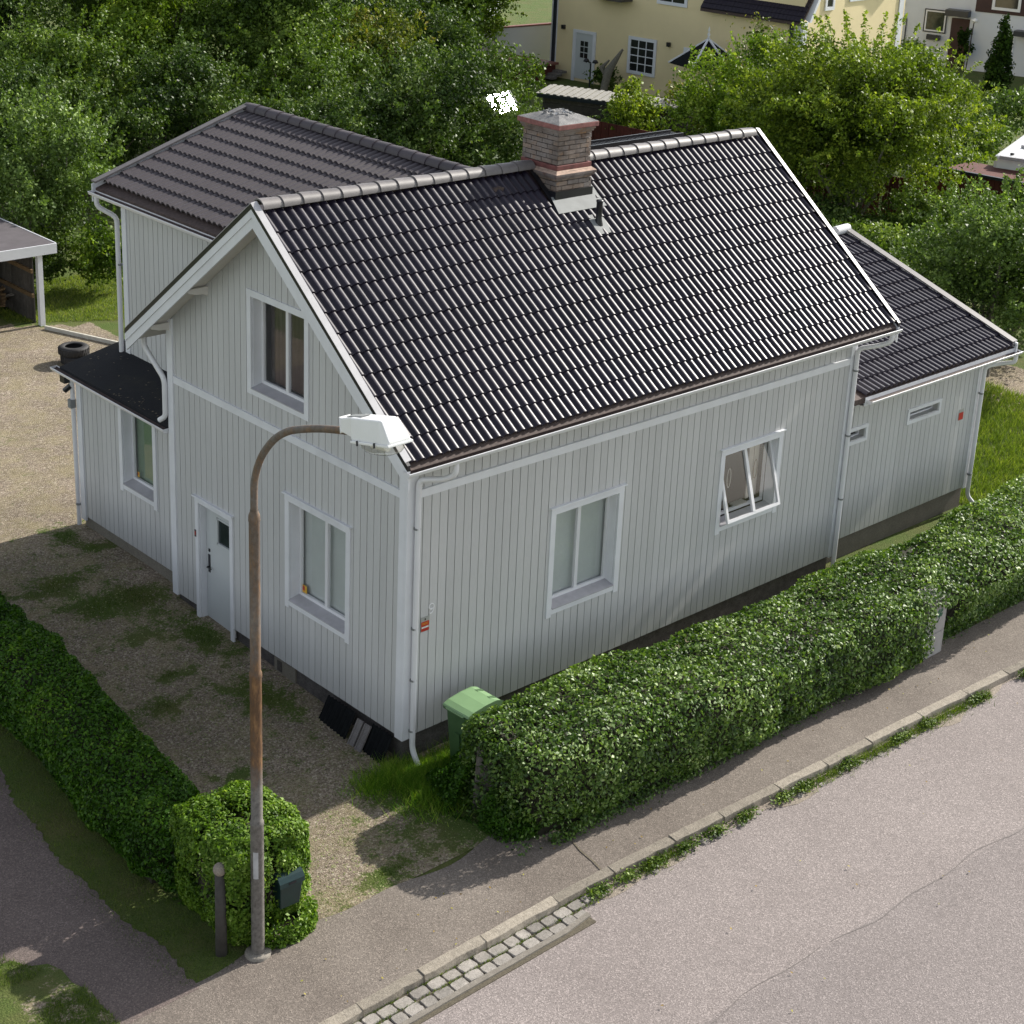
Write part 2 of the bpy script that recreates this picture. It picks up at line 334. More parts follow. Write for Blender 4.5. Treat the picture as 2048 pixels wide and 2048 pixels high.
# ------------------------------------------------------------------ mesh helpers
class MB:
    def __init__(s): s.v = []; s.f = []; s.sm = []
    def add(s, vs, fs, smooth=False):
        o = len(s.v); s.v += [tuple(v) for v in vs]; s.f += [tuple(i+o for i in f) for f in fs]; s.sm += [smooth]*len(fs); return s
    def box(s, x0, x1, y0, y1, z0, z1):
        v = [(x, y, z) for z in (z0, z1) for y in (y0, y1) for x in (x0, x1)]
        return s.add(v, [(0, 2, 3, 1), (4, 5, 7, 6), (0, 1, 5, 4), (2, 6, 7, 3), (0, 4, 6, 2), (1, 3, 7, 5)])
    def hexa(s, b, t):          # b, t: four bottom and four top corners (ccw from above)
        return s.add(list(b)+list(t), [(3, 2, 1, 0), (4, 5, 6, 7), (0, 1, 5, 4), (1, 2, 6, 5), (2, 3, 7, 6), (3, 0, 4, 7)])
    def bar(s, a, b, w_, h_, up=(0, 0, 1)):   # rectangular bar a -> b
        a, b, up = Vector(a), Vector(b), Vector(up); d = (b-a).normalized(); r = d.cross(up).normalized(); u = r.cross(d)
        q = [(-1, -1), (1, -1), (1, 1), (-1, 1)]
        A = [a + r*i*w_/2 + u*j*h_/2 for i, j in q]; B = [b + r*i*w_/2 + u*j*h_/2 for i, j in q]
        return s.add(A+B, [(0, 1, 2, 3), (7, 6, 5, 4), (0, 4, 5, 1), (1, 5, 6, 2), (2, 6, 7, 3), (3, 7, 4, 0)])
    def tube(s, pts, rad, n=10, cap=True):
        pts = [Vector(p) for p in pts]; rad = [rad]*len(pts) if isinstance(rad, (int, float)) else rad
        rings = []; ref = None
        for i, p in enumerate(pts):
            d = (pts[min(i+1, len(pts)-1)] - pts[max(i-1, 0)]).normalized()
            if ref is None: ref = Vector((1, 0, 0)) if abs(d.x) < .8 else Vector((0, 1, 0))
            a = d.cross(ref).normalized(); b = a.cross(d).normalized(); ref = b
            rings.append([p + a*math.cos(2*math.pi*k/n)*rad[i] + b*math.sin(2*math.pi*k/n)*rad[i] for k in range(n)])
        vs = [v for r_ in rings for v in r_]; fs = []
        for i in range(len(pts)-1):
            for k in range(n): fs.append((i*n+k, i*n+(k+1) % n, (i+1)*n+(k+1) % n, (i+1)*n+k))
        s.add(vs, [f[::-1] for f in fs], True)
        if cap: s.add(rings[0], [tuple(range(n))]); s.add(rings[-1], [tuple(range(n))[::-1]])
        return s
    def prism(s, poly, h, axis='z', base=0.0):  # poly: list of 2-D points extruded
        n = len(poly)
        def P(p, t): return {'z': (p[0], p[1], t), 'x': (t, p[0], p[1]), 'y': (p[0], t, p[1])}[axis]
        vs = [P(p, base) for p in poly] + [P(p, base+h) for p in poly]
        fs = [tuple(range(n))[::-1], tuple(range(n, 2*n))] + [(i, (i+1) % n, n+(i+1) % n, n+i) for i in range(n)]
        if axis == 'y': fs = [f[::-1] for f in fs]
        return s.add(vs, fs)
    def lathe(s, prof, c=(0, 0, 0), n=20):
        vs = []; fs = []
        for r_, z in prof:
            for k in range(n): vs.append((c[0]+r_*math.cos(2*math.pi*k/n), c[1]+r_*math.sin(2*math.pi*k/n), c[2]+z))
        for i in range(len(prof)-1):
            for k in range(n): fs.append((i*n+k, i*n+(k+1) % n, (i+1)*n+(k+1) % n, (i+1)*n+k))
        return s.add(vs, fs, True)
    def mesh(s, name):
        me = bpy.data.meshes.new(name); me.from_pydata([tuple(v) for v in s.v], [], s.f)
        if any(s.sm): me.polygons.foreach_set('use_smooth', s.sm)
        me.update(); return me

def part(name, mb, mat, parent=None, label=None, kind=None, bevel=0.0):
    """one mesh object; mesh coordinates are world coordinates unless the parent says otherwise"""
    me = mb.mesh(name) if isinstance(mb, MB) else mb
    if mat is not None and not me.materials: me.materials.append(mat)
    o = bpy.data.objects.new(name, me); C.objects.link(o)
    if parent is not None:
        o.parent = parent
        if parent.type == 'EMPTY' and parent.get('_world'): o.location = -parent.location
    if label: o['label'] = label
    if kind: o['kind'] = kind
    if bevel:
        b = o.modifiers.new('bevel', 'BEVEL'); b.width = bevel; b.segments = 2; b.limit_method = 'ANGLE'
    return o
def thing(name, label, cat, loc, group=None, world=True):
    o = bpy.data.objects.new(name, None); C.objects.link(o); o.location = loc; o.empty_display_size = .2
    o['label'] = label; o['category'] = cat
    if group: o['group'] = group
    if world: o['_world'] = 1
    return o
def tag(o, label, cat, group=None, kind=None):
    o['label'] = label
    if cat: o['category'] = cat
    if group: o['group'] = group
    if kind: o['kind'] = kind
    return o
def struct(o, label=None):
    o['kind'] = 'structure'
    if label: o['label'] = label
    return o
def gz(x, y):
    """height of the ground: the plot rises gently away from the street"""
    if isinstance(y, np.ndarray) or isinstance(x, np.ndarray):
        return -.45 + .35*np.clip((y+.3)/7.3, 0, 1) + 0*x
    return -.45 + .35*min(1, max(0, (y+.3)/7.3))
def snoise(p, f, seed=0):
    """cheap smooth noise for numpy points, about -1..1"""
    r_ = np.random.default_rng(seed); o = np.zeros(len(p))
    for k in range(7):
        d = r_.normal(size=3); d /= np.linalg.norm(d); o += np.sin(p @ (d*f*r_.uniform(.6, 1.7)) + r_.uniform(0, 6.28))
    return o/3.2
# ================================================================== THE HOUSE
W, L = 5.83, 9.775
RIDGE_Y, RIDGE_Z, SL = 2.915, 7.0, .784
EAVE_Y, OVX0, OVX1 = -.50, -.46, .47
house = thing('house', 'pale grey clapboard house with black tiled roof, white trim and brick chimney', 'house', (4.9, 2.9, -.45))

def bx(mb, P, t0, t1, z0, z1, o0, o1):
    b = [P(t0, z0, o0), P(t1, z0, o0), P(t1, z0, o1), P(t0, z0, o1)]
    t = [P(t0, z1, o0), P(t1, z1, o0), P(t1, z1, o1), P(t0, z1, o1)]
    return mb.hexa(b, t)
P_long = lambda t, z, o: (t, -o, z)
P_gab = lambda t, z, o: (-o, t, z)
P_ann = lambda t, z, o: (.2-o, t, z)
P_rear = lambda t, z, o: (1.0-o, t, z)
P_wing = lambda t, z, o: (t, .3-o, z)

def clad(wall, P, T0, T1, z0, ztop, holes, pitch=.148, gap=.0125, back=True, stuff=None):
    """vertical boards, each an object, and the wall behind them with its window holes"""
    mb = MB(); n = max(1, round((T1-T0)/pitch)); p = (T1-T0)/n; made = []
    zt = ztop if callable(ztop) else (lambda t: ztop)
    for i in range(n):
        a, b = T0+i*p, T0+(i+1)*p
        edges = sorted({a, b} | {e for h in holes for e in h[:2] if a < e < b} | ({RIDGE_Y} if callable(ztop) and a < RIDGE_Y < b else set()))
        pm = MB(); jit = rnd.uniform(-.0015, .0015)
        pieces = {}
        for u, v_ in zip(edges[:-1], edges[1:]):
            if v_-u < .004: continue
            c = (u+v_)/2; segs = [(z0, None)]
            for h in sorted([h for h in holes if h[0] < c < h[1]], key=lambda h: h[2]):
                lo = segs.pop(); segs.append((lo[0], h[2])); segs.append((h[3], None))
            for si, (s0, s1) in enumerate(segs):
                pm = pieces.setdefault(si if len(segs) > 1 else (1 if s0 > z0 else 0), MB())
                for which in (0, 1):
                    uu = max(u, a+gap/2) if which else u; vv = min(v_, b-gap/2) if which else v_
                    o0, o1 = (.006, .024+jit) if which else (-.10, .004)
                    if vv-uu < .003: continue
                    ta, tb = (s1, s1) if s1 is not None else (zt(uu), zt(vv))
                    zz0 = s0
                    if min(ta, tb) <= zz0+.002 and max(ta, tb) <= zz0+.01: continue
                    ta, tb = max(ta, zz0+.003), max(tb, zz0+.003)
                    tgt = pm if which else mb
                    if not which and not back: continue
                    tgt.hexa([P(uu, zz0, o0), P(vv, zz0, o0), P(vv, zz0, o1), P(uu, zz0, o1)],
                             [P(uu, ta, o0), P(vv, tb, o0), P(vv, tb, o1), P(uu, ta, o1)])
        for pm in pieces.values():
            if not pm.v: continue
            if stuff is not None: stuff.add(pm.v, pm.f)
            else: part('plank', pm, M['siding'], wall)
    return mb

wood = M['siding']
windows = {}
def hole_of(w_): t0, t1, z0, z1 = w_; return (t0+.085, t1-.085, z0+.085, z1-.085)
# outer edges of each casing: t0, t1, z0, z1
W_UP = (2.19, 3.69, 4.07, 5.66); W_LOW = (1.20, 2.76, 1.01, 2.79)
DOOR = (4.13, 5.17, -.29, 1.91)
W_L1 = (2.66, 4.18, 1.05, 2.785); W_L2 = (6.42, 7.985, 1.36, 2.80)
W_ANN = (6.62, 7.78, 1.12, 2.66)
W_W1 = (12.09, 13.18, 1.86, 2.17); W_W2 = (10.10, 10.86, 1.86, 2.19)

def wall_part(name, label=None):
    mb0 = MB(); return mb0
def build_wall(name, jobs):
    """jobs: list of argument lists for clad(); one wall part whose planks are its sub-parts"""
    o = bpy.data.objects.new(name, bpy.data.meshes.new(name)); C.objects.link(o); o.parent = house; o.location = -house.location
    mb = MB()
    for j in jobs:
        q = clad(o, *j); mb.add(q.v, q.f)
    me = mb.mesh(name); me.materials.append(M['siding_back']); old = o.data; o.data = me; bpy.data.meshes.remove(old)
    return o
M['siding_back'] = paint('siding_groove', (.40, .395, .38), .1, 3, .8)  # groove shade put into the colour: darker than the board paint
gtop = lambda y: RIDGE_Z-.10-SL*abs(y-RIDGE_Y)
w_long = build_wall('front_wall', [
    (P_long, .10, L-.10, 0, 3.62, [hole_of(W_L1), hole_of(W_L2)]),
    (P_long, .10, L-.10, 3.745, 4.62, [])])
w_gab = build_wall('gable_wall', [
    (P_gab, .10, W-.10, 0, 3.62, [hole_of(W_LOW), (DOOR[0]+.08, DOOR[1]-.08, -1, DOOR[3]-.08)]),
    (P_gab, .04, W-.04, 3.745, gtop, [hole_of(W_UP)])])
w_ann = build_wall('annex_wall', [(P_ann, W+.0, 9.10, .13, 2.72, [hole_of(W_ANN)])])
rear_planks = MB()
w_rear = build_wall('rear_wing_wall', [(P_rear, W-.6, 8.76, 2.6, 5.72, [], .148, .0125, True, rear_planks)])
part('planks', rear_planks, M['siding'], w_rear, kind='stuff')
w_wing = build_wall('side_wing_wall', [(P_wing, L+.02, 14.38, .03, 2.74, [hole_of(W_W1), (9.0, W_W2[1]-.085, W_W2[2]+.085, W_W2[3]-.085)])])
# sides that the picture does not look at
ob = MB()
ob.add([(L, 0, 0), (L, W, 0), (L, W, 4.62), (L, RIDGE_Y, 6.85), (L, 0, 4.62)], [(0, 1, 2, 3, 4)])
ob.add([(0, W, 0), (L, W, 0), (L, W, 4.62), (0, W, 4.62)], [(0, 3, 2, 1)])
part('far_wall', ob, M['siding'], house)
ob = MB().box(1.0, 6.6, W+.01, 8.84, -.3, 2.6); ob.box(1.08, 6.6, 5.2, 8.84, 2.6, 5.7)
ob.add([(1.08, 8.84, 5.7), (6.6, 8.84, 5.7), (3.8, 8.84, 6.75)], [(0, 1, 2)])
part('rear_wing_body', ob, M['siding'], house)
ob = MB().box(.60, 1.02, W+.02, 9.16, .1, 2.8); ob.box(.32, .60, 9.05, 9.16, .1, 2.8); part('annex_body', ob, M['siding_back'], house)
ob = MB().box(L+.01, 14.46, .62, 7.6, 0, 2.8); ob.box(14.40, 14.46, .42, .62, 0, 2.8)
ob.add([(14.46, .42, 2.8), (14.46, 4.1, 4.05), (14.46, 7.6, 2.8)], [(0, 1, 2)]); part('side_wing_body', ob, M['siding_back'], house)

# trim boards
tr = M['trim']
def trim(*boxes, name='trim_board', P=None, mat=None):
    mb = MB()
    for b in boxes: bx(mb, P, *b)
    return part(name, mb, mat or tr, house, bevel=.004)
trim((-.048, .135, -.03, 4.62, .002, .048), P=P_long, name='corner_board')
trim((.0, .125, -.03, 4.60, .002, .048), P=P_gab, name='corner_board')
trim((W-.12, W+.03, -.03, 4.66, .002, .050), P=P_gab, name='corner_board')
trim((L-.125, L+.03, -.02, 4.62, .002, .048), P=P_long, name='corner_board')
trim((.136, L-.126, 3.62, 3.735, .0, .040), (.136, L-.126, 3.735, 3.747, .0, .056), P=P_long, name='band_board')
trim((.126, W-.121, 3.62, 3.735, .0, .040), (.126, W-.121, 3.735, 3.747, .0, .056), P=P_gab, name='band_board')
trim((9.0, 9.15, .05, 2.76, .002, .045), P=P_ann, name='corner_board')
trim((8.70, 8.84, 2.7, 5.72, .002, .045), P=P_rear, name='corner_board')
trim((14.36, 14.50, 0, 2.78, .002, .045), P=P_wing, name='corner_board')

# plinths
mb = MB(); mb.box(.04, L-.04, .05, .25, -1.0, -.003); mb.box(.05, .25, .04, DOOR[0]+.05, -1, -.003); mb.box(.05, .25, DOOR[1]-.05, W-.02, -1, -.003)
part('plinth', mb, M['plinth_dark'], house)
part('annex_plinth', MB().box(.215, 1.0, W+.02, 9.11, -.7, .127), M['plinth_beige'], house)
part('side_wing_plinth', MB().box(L+.03, 14.42, .325, 1.0, -1, .027), M['plinth_grey'], house)
part('basement_vent', MB().box(.02, .049, 2.58, 3.12, -.34, -.05), M['plinth_beige'], house)
part('basement_vent_opening', MB().box(.012, .019, 2.92, 3.04, -.25, -.08), M['dark_wood'], house)

def window(P, w_, panes=2, depth=.145, blind=None, mat_blind=None, head=True, sill=True, cas=.10, tilt=0, sticker=False, legs=.0):
    t0, t1, z0, z1 = w_; c = cas
    root = MB()
    bx(root, P, t0, t0+c, z0-legs, z1-c, .004, .042); bx(root, P, t1-c, t1, z0-legs, z1-c, .004, .042)
    bx(root, P, t0, t1, z1-c, z1, .004, .046)
    if sill: bx(root, P, t0+c, t1-c, z0, z0+c-.01, .004, .038)
    else: bx(root, P, t0+c, t1-c, z0, z0+c, .004, .042)
    if head: bx(root, P, t0-.03, t1+.03, z1, z1+.025, .002, .075)
    win = part('window', root, tr, house, bevel=.003)
    h0, h1, b0, b1 = t0+c, t1-c, z0+c, z1-c
    rv = MB(); e = .012
    bx(rv, P, h0, h0+e, b0, b1, -depth-.03, .003); bx(rv, P, h1-e, h1, b0, b1, -depth-.03, .003); bx(rv, P, h0+e, h1-e, b1-e, b1, -depth-.03, .003)
    part('reveal', rv, tr, win)
    if sill:
        sl = MB()
        sl.hexa([P(h0+e, b0-.012, .055), P(h1-e, b0-.012, .055), P(h1-e, b0+.03, -depth), P(h0+e, b0+.03, -depth)],
                [P(h0+e, b0+.0, .055), P(h1-e, b0+.0, .055), P(h1-e, b0+.042, -depth), P(h0+e, b0+.042, -depth)])
        part('sill', sl, M['sill'], win)
        b0 += .04
    f = MB(); fw = .048; o0, o1 = -depth-.04, -depth+.005
    g0, g1, y0, y1 = h0+e, h1-e, b0, b1-e
    def tf(mb):     # a sash that hangs open at its foot
        if not tilt: return mb
        piv = Vector(P(0, y1, o1)); out = (Vector(P(0, 0, 1))-Vector(P(0, 0, 0))).normalized(); nv = []
        for v in mb.v:
            v = Vector(v); dz = v.z-piv.z; do = (v-piv).dot(out)
            rot_z = dz*math.cos(tilt)+do*math.sin(tilt); rot_o = -dz*math.sin(tilt)+do*math.cos(tilt)
            v = v + out*(rot_o-do); v.z = piv.z+rot_z; nv.append(tuple(v))
        mb.v = nv; return mb
    bx(f, P, g0, g0+fw, y0, y1, o0, o1); bx(f, P, g1-fw, g1, y0, y1, o0, o1)
    bx(f, P, g0+fw, g1-fw, y0, y0+fw, o0, o1); bx(f, P, g0+fw, g1-fw, y1-fw, y1, o0, o1)
    mids = [g0+(g1-g0)*k/panes for k in range(1, panes)]
    for mm in mids: bx(f, P, mm-.032, mm+.032, y0+fw, y1-fw, o0, o1+.004)
    part('window_frame', tf(f), M['trim_clean'], win)
    if tilt:
        fx = MB(); bx(fx, P, g0, g0+.03, y0, y1, o0-.05, o0-.004); bx(fx, P, g1-.03, g1, y0, y1, o0-.05, o0-.004); bx(fx, P, g0+.03, g1-.03, y0, y0+.05, o0-.05, o0-.004)
        part('fixed_frame', fx, M['trim_clean'], win)
    ed = [g0+fw]+[q for mm in mids for q in (mm-.032, mm+.032)]+[g1-fw]
    for k in range(panes):
        pn = MB(); bx(pn, P, ed[2*k], ed[2*k+1], y0+fw, y1-fw, o0+.014, o0+.018)
        part('pane', tf(pn), M['glass'], win)
    if mat_blind is not None:
        bl = MB(); bx(bl, P, g0, g1, y0, y1, o0-.05, o0-.045); part('blind', bl, mat_blind, win)
    if sticker:
        s1 = MB(); bx(s1, P, *sticker[:4], o0+.0185, o0+.0195); part('sticker', s1, M['sign_yellow'], win)
        s2 = MB(); a = sticker; bx(s2, P, a[0]+(a[1]-a[0])*(.5 if a[4] else .15), a[1]-(a[1]-a[0])*(.05 if a[4] else .45), a[2]+.03, a[3]-.02, o0+.0197, o0+.0205); part('sticker_mark', s2, M['sign_red'], win)
    return win, (g0, g1, y0, y1, o0)
window(P_gab, W_LOW, mat_blind=M['blind'], legs=.04, sticker=(2.49, 2.60, 1.20, 1.32, 1))
wu, g = window(P_gab, W_UP, legs=.0, head=False)
mb = MB()
for k in range(26):      # folds of a dark curtain
    t = g[0]+(g[1]-g[0])*k/26; bx(mb, P_gab, t, t+(g[1]-g[0])/26, g[2], g[3], g[4]-.14-.004*(k % 2), g[4]-.12-.004*(k % 2))
part('curtain', mb, M['curtain_dark'], wu)
window(P_long, W_L1, mat_blind=M['blind'], legs=.04, sticker=(2.80, 2.88, 1.23, 1.33, 0))
wo, g = window(P_long, W_L2, legs=.04, tilt=R(17))
rm = MB(); bx(rm, P_long, g[0]-.4, g[1]+.5, .4, 3.3, -1.75, -1.7); part('room_wall', rm, M['room'], wo)
rm = MB(); bx(rm, P_long, g[0]-.45, g[0]-.4, .4, 3.3, -1.75, -.16); bx(rm, P_long, g[1]+.5, g[1]+.55, .4, 3.3, -1.75, -.16); bx(rm, P_long, g[0]-.4, g[1]+.5, .3, .4, -1.75, -.16); part('room_side', rm, M['room'], wo)
cu = MB()
for k in range(4): t = g[1]-.30+.28*k/4; bx(cu, P_long, t, t+.067, g[2]+.05, g[3], -.33-.02*(k % 2), -.31-.02*(k % 2))
part('curtain', cu, M['room_pale'], wo)
it = MB(); it.lathe([(.0, 0), (.05, .01), (.06, .1), (.03, .16), (.0, .17)], (6.75, .27, g[2]+.03)); it.lathe([(0, 0), (.07, .02), (.04, .12), (0, .13)], (7.0, .28, g[2]+.03)); bx(it, P_long, 7.2, 7.5, g[2]+.03, g[2]+.06, -.34, -.2)
part('sill_ornaments', it, M['room_pale'], wo)
for cx_, mt in ((6.95, 'sign_yellow'), (7.62, 'room')):
    hp = MB(); hp.tube([(cx_+.045*math.cos(a), .20, 2.12+.17*math.sin(a)) for a in np.linspace(0, 6.28, 22)], .006, 6, False); part('hanging_ring', hp, M['room_pale' if mt == 'sign_yellow' else 'wood_brown'], wo)
window(P_ann, W_ANN, panes=1, mat_blind=M['blind_green'], head=False, legs=.05, sticker=(7.50, 7.56, 1.33, 1.42, 1))
window(P_wing, W_W1, panes=1, depth=.10, head=False, sill=False, cas=.065, mat_blind=M['curtain_dark'])
window(P_wing, W_W2, panes=1, depth=.10, head=False, sill=False, cas=.065, mat_blind=M['curtain_dark'])

# door
t0, t1, z0, z1 = DOOR; c = .085
mb = MB(); bx(mb, P_gab, t0, t0+c, z0-.06, z1-c, .004, .042); bx(mb, P_gab, t1-c, t1, z0-.02, z1-c, .004, .042); bx(mb, P_gab, t0, t1, z1-c, z1, .004, .046); bx(mb, P_gab, t0-.03, t1+.03, z1, z1+.025, .002, .08)
dfr = part('door_casing', mb, tr, house, bevel=.003)
mb = MB(); bx(mb, P_gab, t0+c, t0+c+.015, z0, z1-c, -.14, .003); bx(mb, P_gab, t1-c-.015, t1-c, z0, z1-c, -.14, .003); bx(mb, P_gab, t0+c, t1-c, z1-c-.015, z1-c, -.14, .003)
part('reveal', mb, tr, dfr)
dm = MB(); d0, d1, e0, e1 = t0+c+.02, t1-c-.02, z0, z1-c-.02
g0, g1, q0, q1 = d0+.08, d0+.50, 1.22, 1.62      # small window high in the leaf
for b in ((d0, d1, e0, q0), (d0, d1, q1, e1), (d0, g0, q0, q1), (g1, d1, q0, q1)): bx(dm, P_gab, *b, -.14, -.10)
door = part('door', dm, M['door'], house)
mb = MB(); bx(mb, P_gab, g0, g1, q0, q1, -.13, -.115); part('door_pane', mb, M['frost'], door)
mb = MB()
for b in ((g0-.02, g1+.02, q0-.03, q0), (g0-.02, g1+.02, q1, q1+.03), (g0-.03, g0, q0-.03, q1+.03), (g1, g1+.03, q0-.03, q1+.03)): bx(mb, P_gab, *b, -.099, -.088)
part('pane_moulding', mb, M['door'], door)
mb = MB(); mb.tube([(.10, d1-.07, .72), (.05, d1-.07, .72), (.05, d1-.19, .72)], .011, 8); bx(mb, P_gab, d1-.10, d1-.045, .62, .93, -.098, -.092); part('handle', mb, M['black_metal'], door)
mb = MB(); bx(mb, P_gab, d1-.10, d1-.06, .98, 1.03, -.098, -.088); part('lock', mb, M['black_metal'], door)
part('threshold', MB().box(-.03, .12, t0+c, t1-c, z0-.12, z0-.002), M['plinth_dark'], house)

# ------------------------------------------------------------------ roof
roof = MB()
def slab(mb, x0, x1, ya, za, yb, zb, th):
    mb.hexa([(x0, ya, za-th), (x1, ya, za-th), (x1, yb, zb-th), (x0, yb, zb-th)], [(x0, ya, za), (x1, ya, za), (x1, yb, zb), (x0, yb, zb)])
x0, x1 = OVX0+.04, L+OVX1-.04
zE = RIDGE_Z-SL*(RIDGE_Y-EAVE_Y)
slab(roof, x0, x1, EAVE_Y, zE, RIDGE_Y, RIDGE_Z, .10)
slab(roof, x0, x1, RIDGE_Y, RIDGE_Z, 2*RIDGE_Y-EAVE_Y, zE, .10)
mroof = part('main_roof', roof, M['gutter_in'], house)
# soffit boards under the overhangs
mb = MB()
for s_ in (0, 1):
    Y = lambda y: y if s_ == 0 else 2*RIDGE_Y-y
    for (xa, xb) in ((x0, -.03), (L+.03, x1)):
        k = 0
        y = EAVE_Y+.02
        while y < RIDGE_Y-.05:
            y2 = min(y+.135, RIDGE_Y-.02); za = zE+SL*(y-EAVE_Y)-.104; zb = zE+SL*(y2-EAVE_Y)-.104
            q = [(xa, Y(y), za-.015), (xb, Y(y), za-.015), (xb, Y(y2-.006), zb-.015), (xa, Y(y2-.006), zb-.015)]
            mb.hexa(q, [(p[0], p[1], p[2]+.014) for p in q]); y = y2
part('soffit_boards', mb, M['soffit'], mroof, kind='stuff')
mb = MB()
for ya, yb in ((EAVE_Y+.02, .0), (W, W-EAVE_Y-.02)):
    mb = MB(); sgn = lambda y: RIDGE_Z-SL*abs(y-RIDGE_Y)-.104
    mb.hexa([(x0, ya, sgn(ya)-.015), (x1, ya, sgn(ya)-.015), (x1, yb, sgn(yb)-.015), (x0, yb, sgn(yb)-.015)], [(x0, ya, sgn(ya)), (x1, ya, sgn(ya)), (x1, yb, sgn(yb)), (x0, yb, sgn(yb))])
    part('eave_soffit', mb, M['soffit'], mroof)
M['cap_metal'] = paint('dulled_white_cap', (.50, .49, .50), .08, 5, .5, dirt=.3)
# barge boards and their metal caps
def barge(xf, sgn_x, name_cap_w=.11):
    for s_ in (0, 1):
        Y = lambda y: y if s_ == 0 else 2*RIDGE_Y-y
        ya, yb = EAVE_Y-.04, RIDGE_Y
        za, zb = zE-.03+.0, RIDGE_Z
        for (lo, hi, off0, off1, nm, mt) in ((-.235, .035, 0, .028, 'barge_board', tr), (-.085, .04, .0285, .046, 'barge_batten', tr), (.0355, .115, .0, .05, 'verge_flashing', M['black_metal'])):
            mb = MB(); xa, xb = xf+sgn_x*off0, xf+sgn_x*off1
            mb.hexa([(xa, Y(ya), za+lo), (xb, Y(ya), za+lo), (xb, Y(yb), zb+lo), (xa, Y(yb), zb+lo)], [(xa, Y(ya), za+hi), (xb, Y(ya), za+hi), (xb, Y(yb), zb+hi), (xa, Y(yb), zb+hi)])
            part(nm, mb, mt, mroof)
        mb = MB(); xa, xb = xf+sgn_x*.055, xf-sgn_x*.045; ya2 = EAVE_Y+.0
        zc = lambda y: zb-SL*(RIDGE_Y-y)
        mb.hexa([(xa, Y(ya2), zc(ya2)+.116), (xb, Y(ya2), zc(ya2)+.13), (xb, Y(yb), zb+.13), (xa, Y(yb), zb+.116)], [(xa, Y(ya2), zc(ya2)+.124), (xb, Y(ya2), zc(ya2)+.140), (xb, Y(yb), zb+.140), (xa, Y(yb), zb+.124)])
        part('verge_cap', mb, M['cap_metal'], mroof)
barge(OVX0+.04, -1); barge(L+OVX1-.04, 1)
# purlin ends that carry the gable overhang
for y in (RIDGE_Y-.0, 4.75, W-.02, 1.1, .02):
    z = RIDGE_Z-SL*abs(y-RIDGE_Y)-.135
    mb = MB()
    pr = [(0, 0), (-.36, 0), (-.385, -.03), (-.36, -.06), (-.30, -.075), (-.22, -.10), (-.12, -.105), (0, -.15)]
    for dy in (-.045,): mb.prism([(-.0+p[0], z+p[1]) for p in pr], .09, 'y', y+dy)
    part('purlin_end', mb, M['soffit'], house)

# tiles
WAVE = [(0, 0), (.012, .0), (.026, .010), (.038, .028), (.054, .0375), (.078, .040), (.102, .0375), (.118, .028), (.130, .010), (.142, 0)]
def tile_mb(wd, ln, th=.02, fine=True):
    us = []
    prof = WAVE if fine else [(0, 0), (.03, .006), (.055, .035), (.095, .036), (.125, .006)]
    for k in range(2):
        for u, h in prof: us.append(((u+.15*k)*wd/.30, h))
    us.append((wd, 0)); mb = MB(); n = len(us)
    top = [(u, 0, h) for u, h in us]; low = [(u, -ln, h) for u, h in us]; und = [(u, -ln, h-.026) for u, h in us]
    mb.add(top+low, [(i, n+i, n+i+1, i+1) for i in range(n-1)], True)
    mb.add(low+und, [(i, n+i, n+i+1, i+1) for i in range(n-1)])
    mb.add([(wd, 0, 0), (wd, -ln, 0), (wd, -ln, -.02), (wd, 0, -.02), (0, 0, 0), (0, -ln, 0), (0, -ln, -.02), (0, 0, -.02)], [(0, 1, 2, 3), (4, 7, 6, 5)])
    return mb
def tile_field(origin, xdir, sdir, width, length, cols, rows, lap=.05, lift=.034, base=.02, fine=True, keep=None):
    """returns matrices for tiles; sdir runs up the slope"""
    xd, sd_ = Vector(xdir).normalized(), Vector(sdir).normalized(); nn = xd.cross(sd_).normalized()
    if nn.z < 0: nn = -nn
    wd, gl = width/cols, length/rows; ms = []
    me_len = gl+lap
    tilt = math.atan(lift/me_len)
    for r_ in range(rows):
        for c_ in range(cols):
            o = Vector(origin)+xd*(wd*c_)+sd_*(gl*(r_+1)+ (0 if r_ < rows-1 else -lap*0))+nn*base
            up = (sd_*math.cos(tilt)-nn*math.sin(tilt)); n2 = xd.cross(up).normalized()
            if n2.z < 0: n2 = -n2
            # local y = up-slope, so the tile hangs to -y
            mt = Matrix(((xd.x, up.x, n2.x, o.x), (xd.y, up.y, n2.y, o.y), (xd.z, up.z, n2.z, o.z), (0, 0, 0, 1)))
            if keep is None or keep(o+xd*wd*.5-sd_*gl*.5): ms.append((mt, r_, c_))
    return ms, wd, me_len
camp = cam.matrix_world.translation
ch_x0, ch_x1, ch_y0, ch_y1 = 4.765, 5.48, 2.38, 3.18
tl_y0 = EAVE_Y+.09; z_t0 = RIDGE_Z-SL*(RIDGE_Y-tl_y0); slen = math.hypot(RIDGE_Y-tl_y0, RIDGE_Z-z_t0)
inch = lambda p: not (ch_x0-.06 < p.x < ch_x1+.06 and p.y > ch_y0-.10)
ms, wd, ml = tile_field((OVX0+.05, tl_y0, z_t0), (1, 0, 0), (0, 1, SL), L+OVX1-OVX0-.10, slen-.05, 36, 12, keep=inch)
tm = tile_mb(wd+.001, ml).mesh('tile'); tm.materials.append(M['tile'])
ms.sort(key=lambda q: (q[0].translation-camp).length)
inv = Matrix.Translation(-house.location)
def put(me, name, mt, parent):
    o = bpy.data.objects.new(name, me); C.objects.link(o); o.parent = parent
    o.matrix_basis = mt     # the roof parts sit at the world origin
    return o
